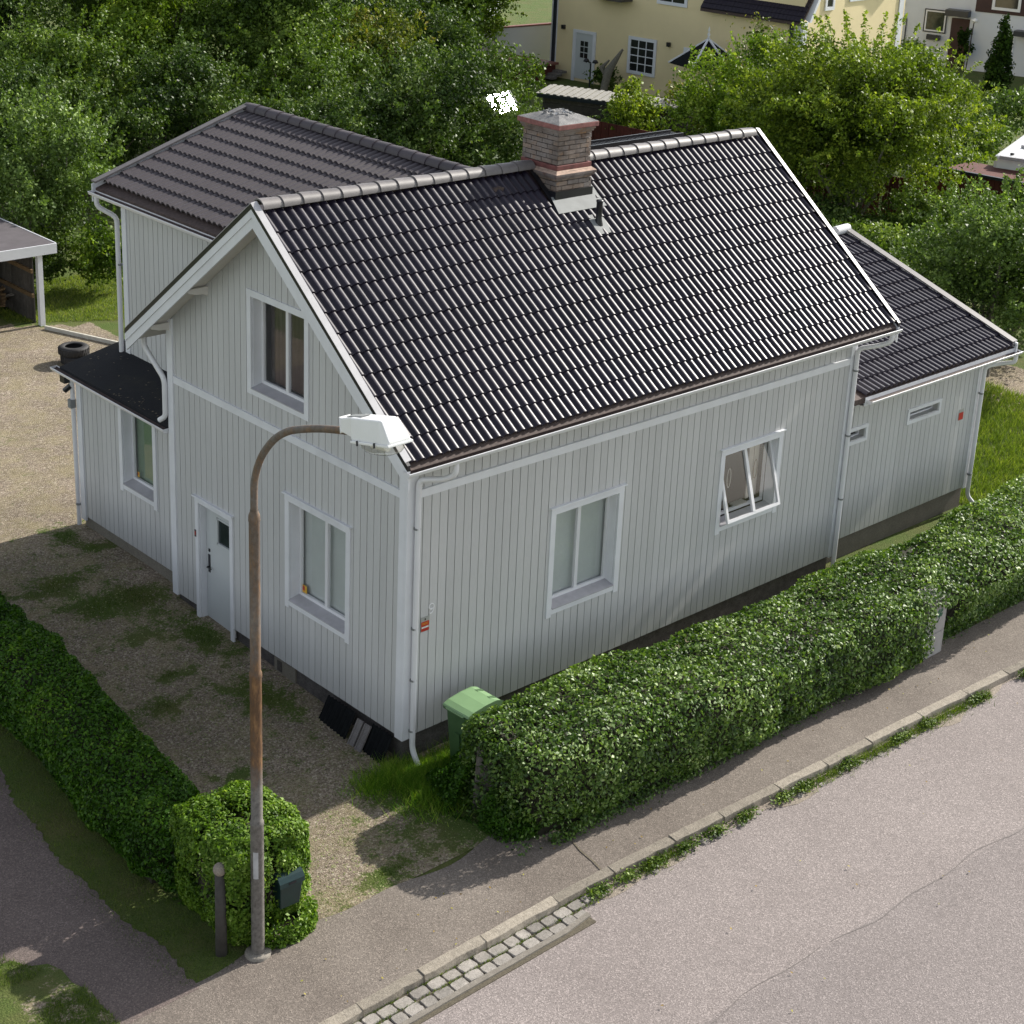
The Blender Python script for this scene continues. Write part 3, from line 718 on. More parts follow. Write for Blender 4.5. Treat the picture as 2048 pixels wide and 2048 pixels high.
for mt, r_, c_ in ms[:300]:
    j = Matrix.Rotation(rnd.gauss(0, .006), 4, 'Y') @ Matrix.Rotation(rnd.gauss(0, .004), 4, 'X')
    put(tm, 'tile', mt @ j @ Matrix.Translation((0, rnd.gauss(0, .003), 0)), mroof)
rest = MB()
def join_tiles(dst, lst, mb):
    base = [Vector(v) for v in mb.v]
    for mt, r_, c_ in lst:
        j = mt @ Matrix.Rotation(rnd.gauss(0, .006), 4, 'Y') @ Matrix.Rotation(rnd.gauss(0, .004), 4, 'X'); o = len(dst.v)
        dst.v += [tuple(j @ v) for v in base]; dst.f += [tuple(i+o for i in f) for f in mb.f]; dst.sm += mb.sm
join_tiles(rest, ms[300:], tile_mb(wd+.001, ml))
# side wing roof, slope towards the street
WE, WZ, WR, WRZ = -.13, 2.96, 4.12, 4.25
slen2 = math.hypot(WR-WE, WRZ-WZ)
ms2, wd2, ml2 = tile_field((L+.30, WE+.05, WZ+.02), (1, 0, 0), (0, WR-WE, WRZ-WZ), 14.86-L-.30, slen2-.05, 16, 12)
join_tiles(rest, ms2, tile_mb(wd2+.001, ml2, fine=True))
part('tile', rest, M['tile'], house, kind='stuff')
# rear wing roof, slope to the left; ridge along y
RX, RZ, RE, REZ, RY0, RY1 = 3.8, 6.90, .76, 5.88, 1.9, 9.32
slen3 = math.hypot(RX-RE, RZ-REZ)
ms3, wd3, ml3 = tile_field((RE+.20, RY1-.05, REZ+.03+.20*(RZ-REZ)/(RX-RE)*.5), (0, -1, 0), (RX-RE, 0, RZ-REZ), RY1-RY0, slen3-.22, 25, 9,
    keep=lambda p: p.y > 3.05 and p.z > RIDGE_Z-SL*abs(p.y-RIDGE_Y)-.05)
rr = MB(); join_tiles(rr, ms3, tile_mb(wd3+.001, ml3))
rroof = MB()
rroof.hexa([(RE, 3.2, REZ-.1), (RX, 2.6, RZ-.1), (RX, RY1-.03, RZ-.1), (RE, RY1-.03, REZ-.1)], [(RE, 3.2, REZ), (RX, 2.6, RZ), (RX, RY1-.03, RZ), (RE, RY1-.03, REZ)])
rroof.hexa([(RX, 2.6, RZ-.1), (6.9, 3.2, REZ-.1), (6.9, RY1-.03, REZ-.1), (RX, RY1-.03, RZ-.1)], [(RX, 2.6, RZ), (6.9, 3.2, REZ), (6.9, RY1-.03, REZ), (RX, RY1-.03, RZ)])
rr_o = part('rear_roof', rroof, M['gutter_in'], house)
part('roof_tiles', rr, M['tile_rear'], rr_o, kind='stuff')
mb = MB()
for (xa, za, xb, zb) in ((RE-.06, REZ-.03, RX, RZ), (6.95, REZ-.03, RX, RZ)):
    mb.hexa([(xa, RY1-.03, za-.2), (xa, RY1, za-.2), (xb, RY1, zb-.2), (xb, RY1-.03, zb-.2)], [(xa, RY1-.03, za+.10), (xa, RY1, za+.10), (xb, RY1, zb+.10), (xb, RY1-.03, zb+.10)])
part('rear_barge_board', mb, tr, rr_o)
mb = MB()
mb.hexa([(RE-.05, RY1-.12, REZ+.10), (RE-.05, RY1+.02, REZ+.10), (RX, RY1+.02, RZ+.12), (RX, RY1-.12, RZ+.12)], [(RE-.05, RY1-.12, REZ+.13), (RE-.05, RY1+.02, REZ+.13), (RX, RY1+.02, RZ+.15), (RX, RY1-.12, RZ+.15)])
part('rear_verge_cap', mb, M['ridge'], rr_o)
# side wing roof deck and trim
mb = MB(); slab(mb, L+.02, 14.9, WE, WZ, WR, WRZ, .1); slab(mb, L+.02, 14.9, WR, WRZ, 8.2, WZ, .1)
sroof = part('side_roof', mb, M['gutter_in'], house)
mb = MB(); slab(mb, 14.86, 14.90, WE-.05, WZ+.10, WR, WRZ+.12, .25); part('side_barge_board', mb, tr, sroof)
mb = MB(); slab(mb, 14.78, 14.95, WE, WZ+.135, WR, WRZ+.155, .02); part('side_verge_cap', mb, M['ridge'], sroof)
part('side_ridge_end', MB().tube([(14.5, WR, WRZ+.12), (14.92, WR, WRZ+.13)], .10, 12), M['trim_clean'], sroof)
mb = MB(); mb.box(L+.31, 14.88, WE-.012, WE+.02, WZ-.16, WZ-.005); part('side_fascia', mb, tr, sroof)
mb = MB(); mb.box(L+.31, 14.88, WE+.02, .3, WZ-.18, WZ-.165); part('side_soffit', mb, M['soffit'], sroof)

# ridge tiles
def ridge_tile(r_=.115, ln=.36):
    mb = MB(); n = 9; vs = []
    for k, (t, rr_) in enumerate(((0, r_*.93), (ln, r_*1.05))):
        for i in range(n+1):
            a = math.pi*(i/n)*1.05-.08; vs.append((t, -math.cos(a)*rr_*1.15, math.sin(a)*rr_))
    m1 = n+1
    mb.add(vs, [(i, i+1, m1+i+1, m1+i) for i in range(n)], True)
    v2 = [(ln, v[1], v[2]) for v in vs[m1:]]; v3 = [(ln, v[1]*.88, v[2]*.86-.004) for v in vs[m1:]]
    mb.add(v2+v3, [(i, i+1, m1+i+1, m1+i) for i in range(n)]); return mb
rm_ = ridge_tile().mesh('ridge_tile'); rm_.materials.append(M['ridge'])
x = OVX0+.10; k = 0
while x < L+OVX1-.25:
    if not (ch_x0-.40 < x < ch_x1-.0):
        mt = Matrix.Translation((x+.37, RIDGE_Y, RIDGE_Z+.045)) @ Matrix.Rotation(math.pi, 4, 'Z') @ Matrix.Rotation(rnd.gauss(-.01, .006), 4, 'Y')
        put(rm_, 'ridge_tile', mt, mroof)
    x += .335
rm2 = ridge_tile().mesh('rear_ridge_tile'); rm2.materials.append(M['tile_rear'])
y = RY1-.02
while y > 3.05:
    put(rm2, 'ridge_tile', Matrix.Translation((RX, y-.0, RZ+.045)) @ Matrix.Rotation(-math.pi/2, 4, 'Z') @ Matrix.Rotation(-.01, 4, 'Y'), rr_o); y -= .335
y = None

# annex roof of felt
mb = MB(); ax0, axz0, ax1_, axz1 = -.03, 2.86, 1.06, 3.09
mb.hexa([(ax0, W+.06, axz0-.09), (ax1_, W+.06, axz1-.09), (ax1_, 9.32, axz1-.09), (ax0, 9.32, axz0-.09)], [(ax0, W+.06, axz0), (ax1_, W+.06, axz1), (ax1_, 9.32, axz1), (ax0, 9.32, axz0)])
mb.hexa([(ax1_, 8.87, axz1-.09), (2.3, 8.87, 3.2), (2.3, 9.32, 3.2), (ax1_, 9.32, axz1-.09)], [(ax1_, 8.87, axz1), (2.3, 8.87, 3.34), (2.3, 9.32, 3.34), (ax1_, 9.32, axz1)])
aroof = part('annex_roof', mb, M['felt'], house)
mb = MB()
for k in range(90):
    x = rnd.uniform(.0, .95) if k % 3 else rnd.uniform(-.02, .12); y = rnd.uniform(W+.15, 9.2) if k % 3 else rnd.uniform(5.95, 7.6); z = axz0+(x-ax0)*.211+.004; s = rnd.uniform(.010, .03); a = rnd.uniform(0, 3)
    mb.add([(x+s*math.cos(a+q), y+s*math.sin(a+q)*.6, z+rnd.uniform(0, .012)) for q in (0, 2.1, 4.2)], [(0, 1, 2)])
part('fallen_leaves', mb, paint('dry_leaf_litter', (.22, .17, .11), .5, 30, .9), aroof, kind='stuff')

# gutters
def gutter(a, b, r_=.062, name='gutter', dirty=True, parent=None):
    a, b = Vector(a), Vector(b); d = (b-a).normalized(); out = Vector((d.y, -d.x, 0)); vs = []; n = 8; mb = MB()
    prof = [(-math.cos(math.pi*k/n)*r_, -math.sin(math.pi*k/n)*r_) for k in range(n+1)]
    prof = [(-r_-.0, .02)] + prof + [(r_+.006, .012), (r_-.006, .014)]
    for p in (a, b):
        for (u, z) in prof: vs.append(tuple(p+out*u+Vector((0, 0, z))))
    k = len(prof); mb.add(vs, [(i, i+1, k+i+1, k+i) for i in range(k-1)], True)
    for p in (a, b): mb.add([tuple(p+out*u+Vector((0, 0, z))) for u, z in prof], [tuple(range(k))])
    o = part(name, mb, M['trim_clean'], parent or house)
    inn = MB(); vs = []
    for p in (a, b):
        for k2 in range(n+1): ang = math.pi*k2/n; vs.append(tuple(p+out*(-math.cos(ang)*(r_-.006))+Vector((0, 0, -math.sin(ang)*(r_-.008)*.55))))
    inn.add(vs, [(i, i+1, n+1+i+1, n+1+i) for i in range(n)], True)
    part('gutter_lining', inn, M['gutter_in'], o)
    return o
def downpipe(pts, r_=.042, clips=()):
    # round off the bends
    P = [Vector(p) for p in pts]; q = [P[0]]
    for i in range(1, len(P)-1):
        a, b, c_ = P[i-1], P[i], P[i+1]; r1 = min(.10, (a-b).length*.45, (c_-b).length*.45)
        s = b+(a-b).normalized()*r1; e = b+(c_-b).normalized()*r1
        for k in range(5): t = k/4; q.append(s*(1-t)**2+b*2*t*(1-t)+e*t*t)
    q.append(P[-1]); o = part('downpipe', MB().tube(q, r_, 12), M['trim_clean'], house)
    for z in clips:
        a = P[-3] if len(P) > 3 else P[0]
        part('pipe_clip', MB().tube([(clips_xy[0], clips_xy[1], z), (clips_xy[0], clips_xy[1], z+.03)], r_+.008, 12), M['silver_metal'], o)
    return o
zg = zE-.035
gutter((OVX0-.02, EAVE_Y-.035, zg+.01), (L+OVX1+.02, EAVE_Y-.035, zg))
gutter((ax0-.05, 9.45, 2.83), (ax0-.05, W+.05, 2.80))
gutter((RE-.07, RY1+.0, REZ-.06), (RE-.07, 4.6, REZ-.06))
gutter((L+.35, WE-.07, WZ-.07), (15.0, WE-.07, WZ-.08), .06)
clips_xy = (.10, -.085)
downpipe([(.36, EAVE_Y-.03, zg-.04), (.36, EAVE_Y-.03, zg-.20), (.30, EAVE_Y+.10, zg-.30), (.10, -.095, zg-.36), (.10, -.095, -.18), (.10, -.24, -.38)], clips=(3.2, 1.7, .9, .1))
clips_xy = (L-.02, -.09)
downpipe([(L+.30, EAVE_Y-.03, zg-.04), (L+.30, EAVE_Y-.03, zg-.2), (L+.22, EAVE_Y+.15, zg-.3), (L-.02, -.09, zg-.38), (L-.02, -.09, -.30)], clips=(3.5, 2.3, 1.1))
clips_xy = (-.085, W+.0)
downpipe([(OVX0+.30, W+.5, zg-.03), (OVX0+.30, W+.5, zg-.2), (-.08, W+.06, zg-.65), (-.08, W+.06, 3.02), (-.13, W+.16, 2.94)], clips=())
clips_xy = (.95, 8.9)
downpipe([(RE-.07, 9.15, REZ-.1), (RE-.07, 9.15, REZ-.28), (.93, 8.93, REZ-.45), (.93, 8.93, 3.05)], clips=(4.6,))
clips_xy = (.14, 9.2)
downpipe([(.10, 9.22, 2.74), (.13, 9.22, 2.5), (.15, 9.22, .3), (.15, 9.22, -.1)], .04, clips=(.3,))
clips_xy = (14.44, .2)
downpipe([(14.85, WE-.07, WZ-.12), (14.85, WE-.07, WZ-.28), (14.75, .05, WZ-.35), (14.46, .20, WZ-.40), (14.46, .20, -.15), (14.6, .0, -.40)], clips=(2.0, .3))
# snow guard strip / starter flashing behind the main gutter
mb = MB(); mb.hexa([(x0+.03, EAVE_Y-.02, zE-.005), (x1-.03, EAVE_Y-.02, zE-.005), (x1-.03, tl_y0+.05, z_t0+.045), (x0+.03, tl_y0+.05, z_t0+.045)], [(x0+.03, EAVE_Y-.02, zE+.0), (x1-.03, EAVE_Y-.02, zE), (x1-.03, tl_y0+.05, z_t0+.05), (x0+.03, tl_y0+.05, z_t0+.05)])
part('eave_flashing', mb, M['gutter_in'], mroof)
# electric box and floodlight on the annex corner
mb = MB().box(.06, .16, 9.17, 9.27, 2.12, 2.27); part('junction_box', mb, M['silver_metal'], house)
mb = MB().box(-.02, .16, 9.20, 9.36, 2.58, 2.70); mb.tube([(.1, 9.22, 2.52), (.03, 9.3, 2.42)], .05, 8); part('floodlight', mb, M['black_metal'], house)

# ------------------------------------------------------------------ chimney
chm = MB().box(ch_x0+.03, ch_x1-.03, ch_y0+.03, ch_y1-.03, 5.9, 7.74)
chim = part('chimney', chm, M['mortar'], house)
def course(z, h, x0, x1, y0, y1, mat, parent, bl=.24, proud=0, shift=0):
    d = .045
    for (a0, a1, fixed, ax) in ((x0, x1, y0, 'x'), (y0, y1, x0, 'y')):
        t = a0-shift*bl*.5
        while t < a1:
            u, v = max(a0, t)+.006, min(a1, t+bl)-.006; t += bl
            if v-u < .03: continue
            pr = rnd.uniform(0, .008)+proud; zz = z+rnd.uniform(-.002, .002)
            mb = MB()
            if ax == 'x': mb.box(u, v, fixed-pr, fixed+d, zz, zz+h)
            else: mb.box(fixed-pr, fixed+d, u, v, zz, zz+h)
            part('brick', mb, mat, parent)
nc = 0
z = 6.70
while z < 7.66:
    if 7.02 <= z < 7.16: z = 7.165
    wide = z < 7.03; o = .05 if wide else 0
    course(z, .062, ch_x0-o, ch_x1+o*0, ch_y0-o, ch_y1, M['brick'], chim, shift=nc % 2); nc += 1; z += .074
mb = MB()
mb.box(ch_x0-.10, ch_x1+.06, ch_y0-.10, ch_y1+.08, 6.985, 7.03); mb.box(ch_x0-.08, ch_x1+.04, ch_y0-.08, ch_y1+.06, 6.955, 6.984)
part('chimney_ledge', mb, M['brick_red'], chim, bevel=.006)
mb = MB(); mb.hexa([(ch_x0-.098, ch_y0-.098, 7.0305), (ch_x1+.058, ch_y0-.098, 7.0305), (ch_x1+.058, ch_y1+.078, 7.0305), (ch_x0-.098, ch_y1+.078, 7.0305)],
    [(ch_x0-.02, ch_y0-.02, 7.075), (ch_x1+.01, ch_y0-.02, 7.075), (ch_x1+.01, ch_y1, 7.075), (ch_x0-.02, ch_y1, 7.075)]); part('chimney_ledge_slope', mb, paint('pale_worn_brick', (.38, .27, .21), .3, 14, .9, dirt=.5), chim)
mb = MB().box(ch_x0-.022, ch_x1+.012, ch_y0-.022, ch_y1+.01, 7.0755, 7.15); part('chimney_red_course', mb, paint('red_glazed_course', (.15, .05, .045), .35, 9, .75, dirt=.6), chim, bevel=.006)
mb = MB().box(ch_x0-.045, ch_x1+.04, ch_y0-.045, ch_y1+.04, 7.675, 7.715); mb.box(ch_x0-.025, ch_x1+.02, ch_y0-.025, ch_y1+.02, 7.64, 7.674); part('chimney_corbel', mb, M['brick'], chim, bevel=.006)
e = .075
mb = MB().box(ch_x0-e, ch_x1+e, ch_y0-e, ch_y1+e, 7.716, 7.795); part('chimney_cap_rim', mb, M['cap_red'], chim, bevel=.008)
mb = MB(); e2 = e-.004
mb.hexa([(ch_x0-e2, ch_y0-e2, 7.7955), (ch_x1+e2, ch_y0-e2, 7.7955), (ch_x1+e2, ch_y1+e2, 7.7955), (ch_x0-e2, ch_y1+e2, 7.7955)], [(ch_x0+.14, ch_y0+.16, 7.885), (ch_x1-.14, ch_y0+.16, 7.88), (ch_x1-.14, ch_y1-.16, 7.885), (ch_x0+.14, ch_y1-.16, 7.875)])
part('chimney_cap', mb, M['cap'], chim)
mb = MB()
for (x, y) in ((5.0, 2.68), (5.25, 2.75), (5.08, 2.93)):
    mb.box(x-.08, x+.08, y-.08, y+.08, 7.88, 7.892)
part('flue_opening', mb, M['black_metal'], chim)
mb = MB()
for k in range(26):
    x, y = rnd.uniform(ch_x0+.14, ch_x1-.14), rnd.uniform(ch_y0+.15, ch_y1-.15); s = rnd.uniform(.02, .06); a = rnd.uniform(0, 3)
    mb.hexa([(x+s*math.cos(a+q), y+s*math.sin(a+q), 7.87) for q in (0, 1.6, 3.1, 4.6)], [(x+s*.8*math.cos(a+q), y+s*.8*math.sin(a+q), 7.885+rnd.uniform(0, .03)) for q in (0, 1.6, 3.1, 4.6)])
part('broken_mortar', mb, M['cap'], chim, kind='stuff')
# flashing at its foot
zr = lambda y: RIDGE_Z-SL*(RIDGE_Y-y)
mb = MB(); mb.box(ch_x0-.072, ch_x1+.022, ch_y0-.073, ch_y0+.3, 6.45, 6.76); mb.hexa([(ch_x0-.063, ch_y0-.05, 6.5), (ch_x0-.02, ch_y0-.05, 6.5), (ch_x0-.02, RIDGE_Y, 6.95), (ch_x0-.063, RIDGE_Y, 6.95)], [(ch_x0-.063, ch_y0-.05, 6.66), (ch_x0-.02, ch_y0-.05, 6.66), (ch_x0-.02, RIDGE_Y, 7.03), (ch_x0-.063, RIDGE_Y, 7.03)])
part('chimney_collar', mb, M['black_metal'], chim)
mb = MB(); ya, yb = ch_y0-.27, ch_y0-.02
mb.hexa([(ch_x0-.17, ya, zr(ya)+.103), (ch_x1+.16, ya, zr(ya)+.103), (ch_x1+.13, yb, zr(yb)+.11), (ch_x0-.12, yb, zr(yb)+.11)], [(ch_x0-.17, ya, zr(ya)+.108), (ch_x1+.16, ya, zr(ya)+.108), (ch_x1+.13, yb, zr(yb)+.115), (ch_x0-.12, yb, zr(yb)+.115)])
mb.hexa([(ch_x1+.0, yb, zr(yb)+.085), (ch_x1+.16, yb, zr(yb)+.085), (ch_x1+.14, RIDGE_Y-.1, zr(RIDGE_Y-.1)+.085), (ch_x1+.0, RIDGE_Y-.1, zr(RIDGE_Y-.1)+.085)], [(ch_x1+.0, yb, zr(yb)+.091), (ch_x1+.16, yb, zr(yb)+.091), (ch_x1+.14, RIDGE_Y-.1, zr(RIDGE_Y-.1)+.091), (ch_x1+.0, RIDGE_Y-.1, zr(RIDGE_Y-.1)+.091)])
part('chimney_apron', mb, M['silver_metal'], chim)
mb = MB(); ya, yb = ch_y0-.10, RIDGE_Y-.08
mb.hexa([(ch_x0-.15, ya, zr(ya)+.082), (ch_x0-.064, ya, zr(ya)+.082), (ch_x0-.064, yb, zr(yb)+.082), (ch_x0-.15, yb, zr(yb)+.082)], [(ch_x0-.15, ya, zr(ya)+.088), (ch_x0-.064, ya, zr(ya)+.088), (ch_x0-.064, yb, zr(yb)+.088), (ch_x0-.15, yb, zr(yb)+.088)])
part('side_flashing', mb, M['black_metal'], chim)
# vent pipe
vx, vy = 5.26, 1.90; vz = zr(vy)
mb = MB(); mb.lathe([(.0, .40), (.055, .40), (.058, .38), (.05, .36), (.05, .10), (.075, .0), (.075, -.05)], (vx, vy, vz+.05), 14); vent = part('vent_pipe', mb, M['black_metal'], mroof)
mb = MB(); mb.hexa([(vx-.15, vy-.18, zr(vy-.18)+.098), (vx+.15, vy-.18, zr(vy-.18)+.098), (vx+.15, vy+.12, zr(vy+.12)+.098), (vx-.15, vy+.12, zr(vy+.12)+.098)], [(vx-.15, vy-.18, zr(vy-.18)+.103), (vx+.15, vy-.18, zr(vy-.18)+.103), (vx+.15, vy+.12, zr(vy+.12)+.103), (vx-.15, vy+.12, zr(vy+.12)+.103)])
part('vent_flashing', mb, M['silver_metal'], vent)
# walkway grating behind the ridge
mb = MB(); gy_ = 3.55
for dy in (0, .30): mb.bar((5.75, gy_+dy, 7.02), (8.95, gy_+dy, 7.02), .025, .07)
for k in range(36): x = 5.8+k*.0875; mb.bar((x, gy_, 7.02), (x, gy_+.3, 7.02), .012, .02)
for k in range(4): mb.bar((5.75, gy_+.06*(k+1), 7.02), (8.95, gy_+.06*(k+1), 7.02), .008, .015)
for x in (6.1, 7.4, 8.7): mb.bar((x, gy_+.15, 7.0), (x, gy_+.15, 6.5), .03, .03); mb.bar((x, gy_+.02, 7.0), (x, gy_+.3, 6.4), .02, .02)
part('roof_walkway', mb, M['black_metal'], mroof)

# ------------------------------------------------------------------ number and plates
# hand-drawn numeral 9 as a bent rod
num = MB()
pts = [(.435+.042*math.cos(a), -.030, 1.925+.042*math.sin(a)) for a in np.linspace(0, 2*math.pi, 17)]
num.tube(pts, .0085, 6, False); num.tube([(.477, -.030, 1.925), (.476, -.030, 1.895), (.468, -.030, 1.865), (.452, -.030, 1.838), (.432, -.030, 1.824), (.410, -.030, 1.825), (.397, -.030, 1.838)], .0085, 6)
tag(part('house_number', num, M['white_print']), 'white numeral 9 fixed to the grey boards above the red plate', 'house number')
def plate(name, P, t0, t1, z0, z1, label, o=.0245):
    mb = MB(); bx(mb, P, t0, t1, z0, z1, o, o+.006); r = thing(name, label, 'sign', P((t0+t1)/2, z0, o))
    part('plate', mb, M['sign_grey'], r); h = z1-z0
    mb = MB(); bx(mb, P, t0+.004, t1-.004, z0+.02*h, z0+.68*h, o+.0062, o+.0075); part('red_field', mb, M['sign_red'], r)
    return r
pl = plate('warning_plate', P_long, .255, .405, 1.575, 1.80, 'red and grey plate with small print under the numeral 9')
for k, (zz, ss) in enumerate(((1.700, .9), (1.680, .7))):
    mb = MB()
    for q in range(7): t = .275+q*.016; bx(mb, P_long, t, t+.011, zz, zz+.009, .0322, .0328)
    part('small_print', mb, M['sign_yellow'], pl)
mb = MB(); bx(mb, P_long, .262, .398, 1.625, 1.655, .0322, .033); part('pale_strip', mb, M['sign_grey'], pl)
mb = MB()
for q in range(5): t = .272+q*.024; bx(mb, P_long, t, t+.017, 1.630, 1.650, .0332, .0336)
part('small_print', mb, M['white_print'], pl)
mb = MB(); bx(mb, P_long, .318, .342, 1.745, 1.775, .031, .0318); part('emblem', mb, M['post_dark'], pl)
p2 = plate('warning_plate', P_wing, 13.86, 14.02, 1.55, 1.78, 'small red plate on the low side wing near its far downpipe')
p3 = MB(); bx(p3, P_gab, 5.135, 5.175, 1.22, 1.34, .0465, .050); bp = thing('doorbell_plate', 'tiny dark plate with red mark on the left door casing', 'plate', P_gab(5.155, 1.22, .046)); part('plate', p3, M['post_dark'], bp)
p3 = MB(); bx(p3, P_gab, 5.142, 5.168, 1.25, 1.31, .0502, .0515); part('red_mark', p3, M['sign_red'], bp)
# ================================================================== GROUND
def kerb_y(x): return -3.56-.045*max(0.0, x)
def kerb_y_np(x): return -3.56-.045*np.clip(x, 0, None)
def grid_obj(name, xs, ys, zf, mat, mask=None, keep=None):
    X, Y = np.meshgrid(xs, ys); Z = zf(X, Y); nx, ny = len(xs), len(ys)
    v = np.stack([X.ravel(), Y.ravel(), Z.ravel()], 1)
    i = np.arange((ny-1)*(nx-1)); a = (i//(nx-1))*nx+i % (nx-1)
    f = np.stack([a, a+1, a+nx+1, a+nx], 1)
    if keep is not None:
        cx, cy = v[f].mean(1)[:, 0], v[f].mean(1)[:, 1]; f = f[keep(cx, cy)]
    me = bpy.data.meshes.new(name); me.vertices.add(len(v)); me.vertices.foreach_set('co', v.ravel())
    me.loops.add(len(f)*4); me.loops.foreach_set('vertex_index', f.ravel()); me.polygons.add(len(f))
    me.polygons.foreach_set('loop_start', np.arange(len(f))*4); me.polygons.foreach_set('loop_total', np.full(len(f), 4))
    me.polygons.foreach_set('use_smooth', np.ones(len(f), bool)); me.update(); me.validate()
    if mask is not None:
        at = me.attributes.new('grass', 'FLOAT', 'POINT'); at.data.foreach_set('value', mask(v[:, 0], v[:, 1]).astype(np.float32))
    me.materials.append(mat); o = bpy.data.objects.new(name, me); C.objects.link(o); return struct(o)
def blob(x, y, cx, cy, rx, ry, a=0):
    ca, sa = math.cos(a), math.sin(a); dx, dy = x-cx, y-cy
    u, v = (dx*ca+dy*sa)/rx, (-dx*sa+dy*ca)/ry; return np.exp(-(u*u+v*v)*1.2)
def grass_mask(x, y):
    """0 gravel, 1 grass: lawns, verges and the weedy patches on the drive"""
    g = np.full_like(x, .30)
    for b in ((-1.3, 7.3, .75, .38, .2), (.0, 8.2, .45, .25, 0), (-1.1, 6.3, .7, .5, -.3), (-.45, 6.2, .35, .6, 0), (-1.2, 5.1, .4, .25, 0), (-.35, 4.5, .35, .9, .2), (-.6, 2.6, .45, .8, .3),
              (-1.9, 3.2, .5, .3, 0), (-1.3, 3.8, .4, .2, 0), (-1.7, -1.9, .55, .22, .2), (-2.0, 1.0, .5, .3, .4), (-.3, 8.9, .3, .5, 0)):
        g += blob(x, y, *b)*.42
    g += .75*blob(x, y, .15, -.75, .95, .75)+.7*blob(x, y, .3, -1.8, 1.0, .8)
    # left of the left hedge: grass verge, then the neighbour's drive
    hx = -3.75+.085*np.clip(y, 0, 12)
    g = np.where((x < hx+.15) & (x > hx-1.25), .95-.5*np.clip((hx-.85-x)/.4, 0, 1), g)
    g = np.where((x < -5.3) & (y < -.7), .8, g)
    g += .10*blob(x, y, -.2, 13, 2.5, 2.0)-.12*(y > 9.5)
    # lawn behind the edging board, everything right of / behind the house
    edge = 19.6-.55*(x-5.0)
    g = np.where((x > 3.0) & (y > edge+.2), 1.0, g)
    g = np.where(x > 9.9, 1.0, g); g = np.where((x > 1.5) & (x < 9.9) & (y > 10.2) & (y > edge-3.3) & (x > 6), 1.0, g)
    g = np.where((x > 20.0) & (x < 22.8) & (y < 6.5) & (y > -1), .05, g)
    g = np.where((x > .0) & (y < -.2) & (y > -3.0), 1.0, g)
    g = np.where((y > 22.5), 1.0, g)
    return np.clip(g, 0, 1.2)
xs = np.concatenate([np.arange(-9, 12, .14), np.arange(12, 26, .3)]); ys = np.concatenate([np.arange(-2.15, 12, .14), np.arange(12, 26, .3)])
grid_obj('driveway', xs, ys, lambda X, Y: gz(X, Y)+.012, M['ground'], grass_mask)
# the land out to the horizon, stepping below the road where the road runs
def far_z(X, Y): return np.where(Y < -3.2, -.70, gz(X, Y)-.0)
xs = np.array([-900, -400, -150, -60, -30, -15, -9, -4, 0, 4, 8, 12, 16, 20, 26, 34, 45, 60, 90, 160, 400, 900.]); ys = np.array([-900, -300, -100, -40, -20, -10, -3.3, -3.1, -.3, 7, 12, 20, 26, 40, 60, 100, 200, 500, 900.])
grid_obj('ground', xs, ys, far_z, M['ground'], lambda x, y: np.full_like(x, .95))
# road, crowned a little, with an older darker half
def strip(name, xs, y0f, y1f, zf, mat, nseg=6):
    mb = MB(); k = nseg+1
    for x in xs:
        a, b = y0f(x), y1f(x)
        for i in range(k): y = a+(b-a)*i/nseg; mb.v.append((x, y, zf(x, y)))
    for j in range(len(xs)-1):
        for i in range(nseg): q = j*k+i; mb.f.append((q, q+1, q+k+1, q+k)); mb.sm.append(False)
    return struct(part(name, mb, mat))
RZ0 = -.565
xr = list(np.arange(-60, 80, 2.0))
rdz = lambda x, y: RZ0+.012*min(4, max(0, -3.7-y))
strip('road', xr, lambda x: kerb_y(x)-.14, lambda x: kerb_y(x)-2.75, rdz, M['asphalt'])
strip('road_lane_far', xr, lambda x: kerb_y(x)-2.75, lambda x: kerb_y(x)-9.5, rdz, M['asphalt_new'])
# seam, crack and dust along the joint between the two laid widths
sm = MB(); rs = random.Random(3)
xx = np.arange(-14, 24, .18)
wig = [.035*math.sin(x*1.7)+.03*math.sin(x*4.1+1)+rs.uniform(-.008, .008) for x in xx]
for i in range(len(xx)-1):
    if rs.random() < .08: continue
    a, b = kerb_y(xx[i])-2.75+wig[i], kerb_y(xx[i+1])-2.75+wig[i+1]; t = rs.uniform(.004, .009)
    sm.add([(xx[i], a-t, rdz(0, a)+.004), (xx[i+1], b-t, rdz(0, b)+.004), (xx[i+1], b+t, rdz(0, b)+.004), (xx[i], a+t, rdz(0, a)+.004)], [(0, 1, 2, 3)])
struct(part('road_seam', sm, paint('tar_seam', (.15, .132, .125), .3, 20, .9)))
ck = MB(); px_, py_ = -.32, -6.75
for k in range(16):
    nx_, ny_ = px_+rs.uniform(.0, .05), py_-rs.uniform(.02, .07); ck.add([(px_-.007, py_, RZ0+.045), (px_+.007, py_, RZ0+.045), (nx_+.005, ny_, RZ0+.045), (nx_-.005, ny_, RZ0+.045)], [(0, 1, 2, 3)]); px_, py_ = nx_, ny_
struct(part('road_crack', ck, paint('crack', (.05, .045, .04), .3, 20, .9)))
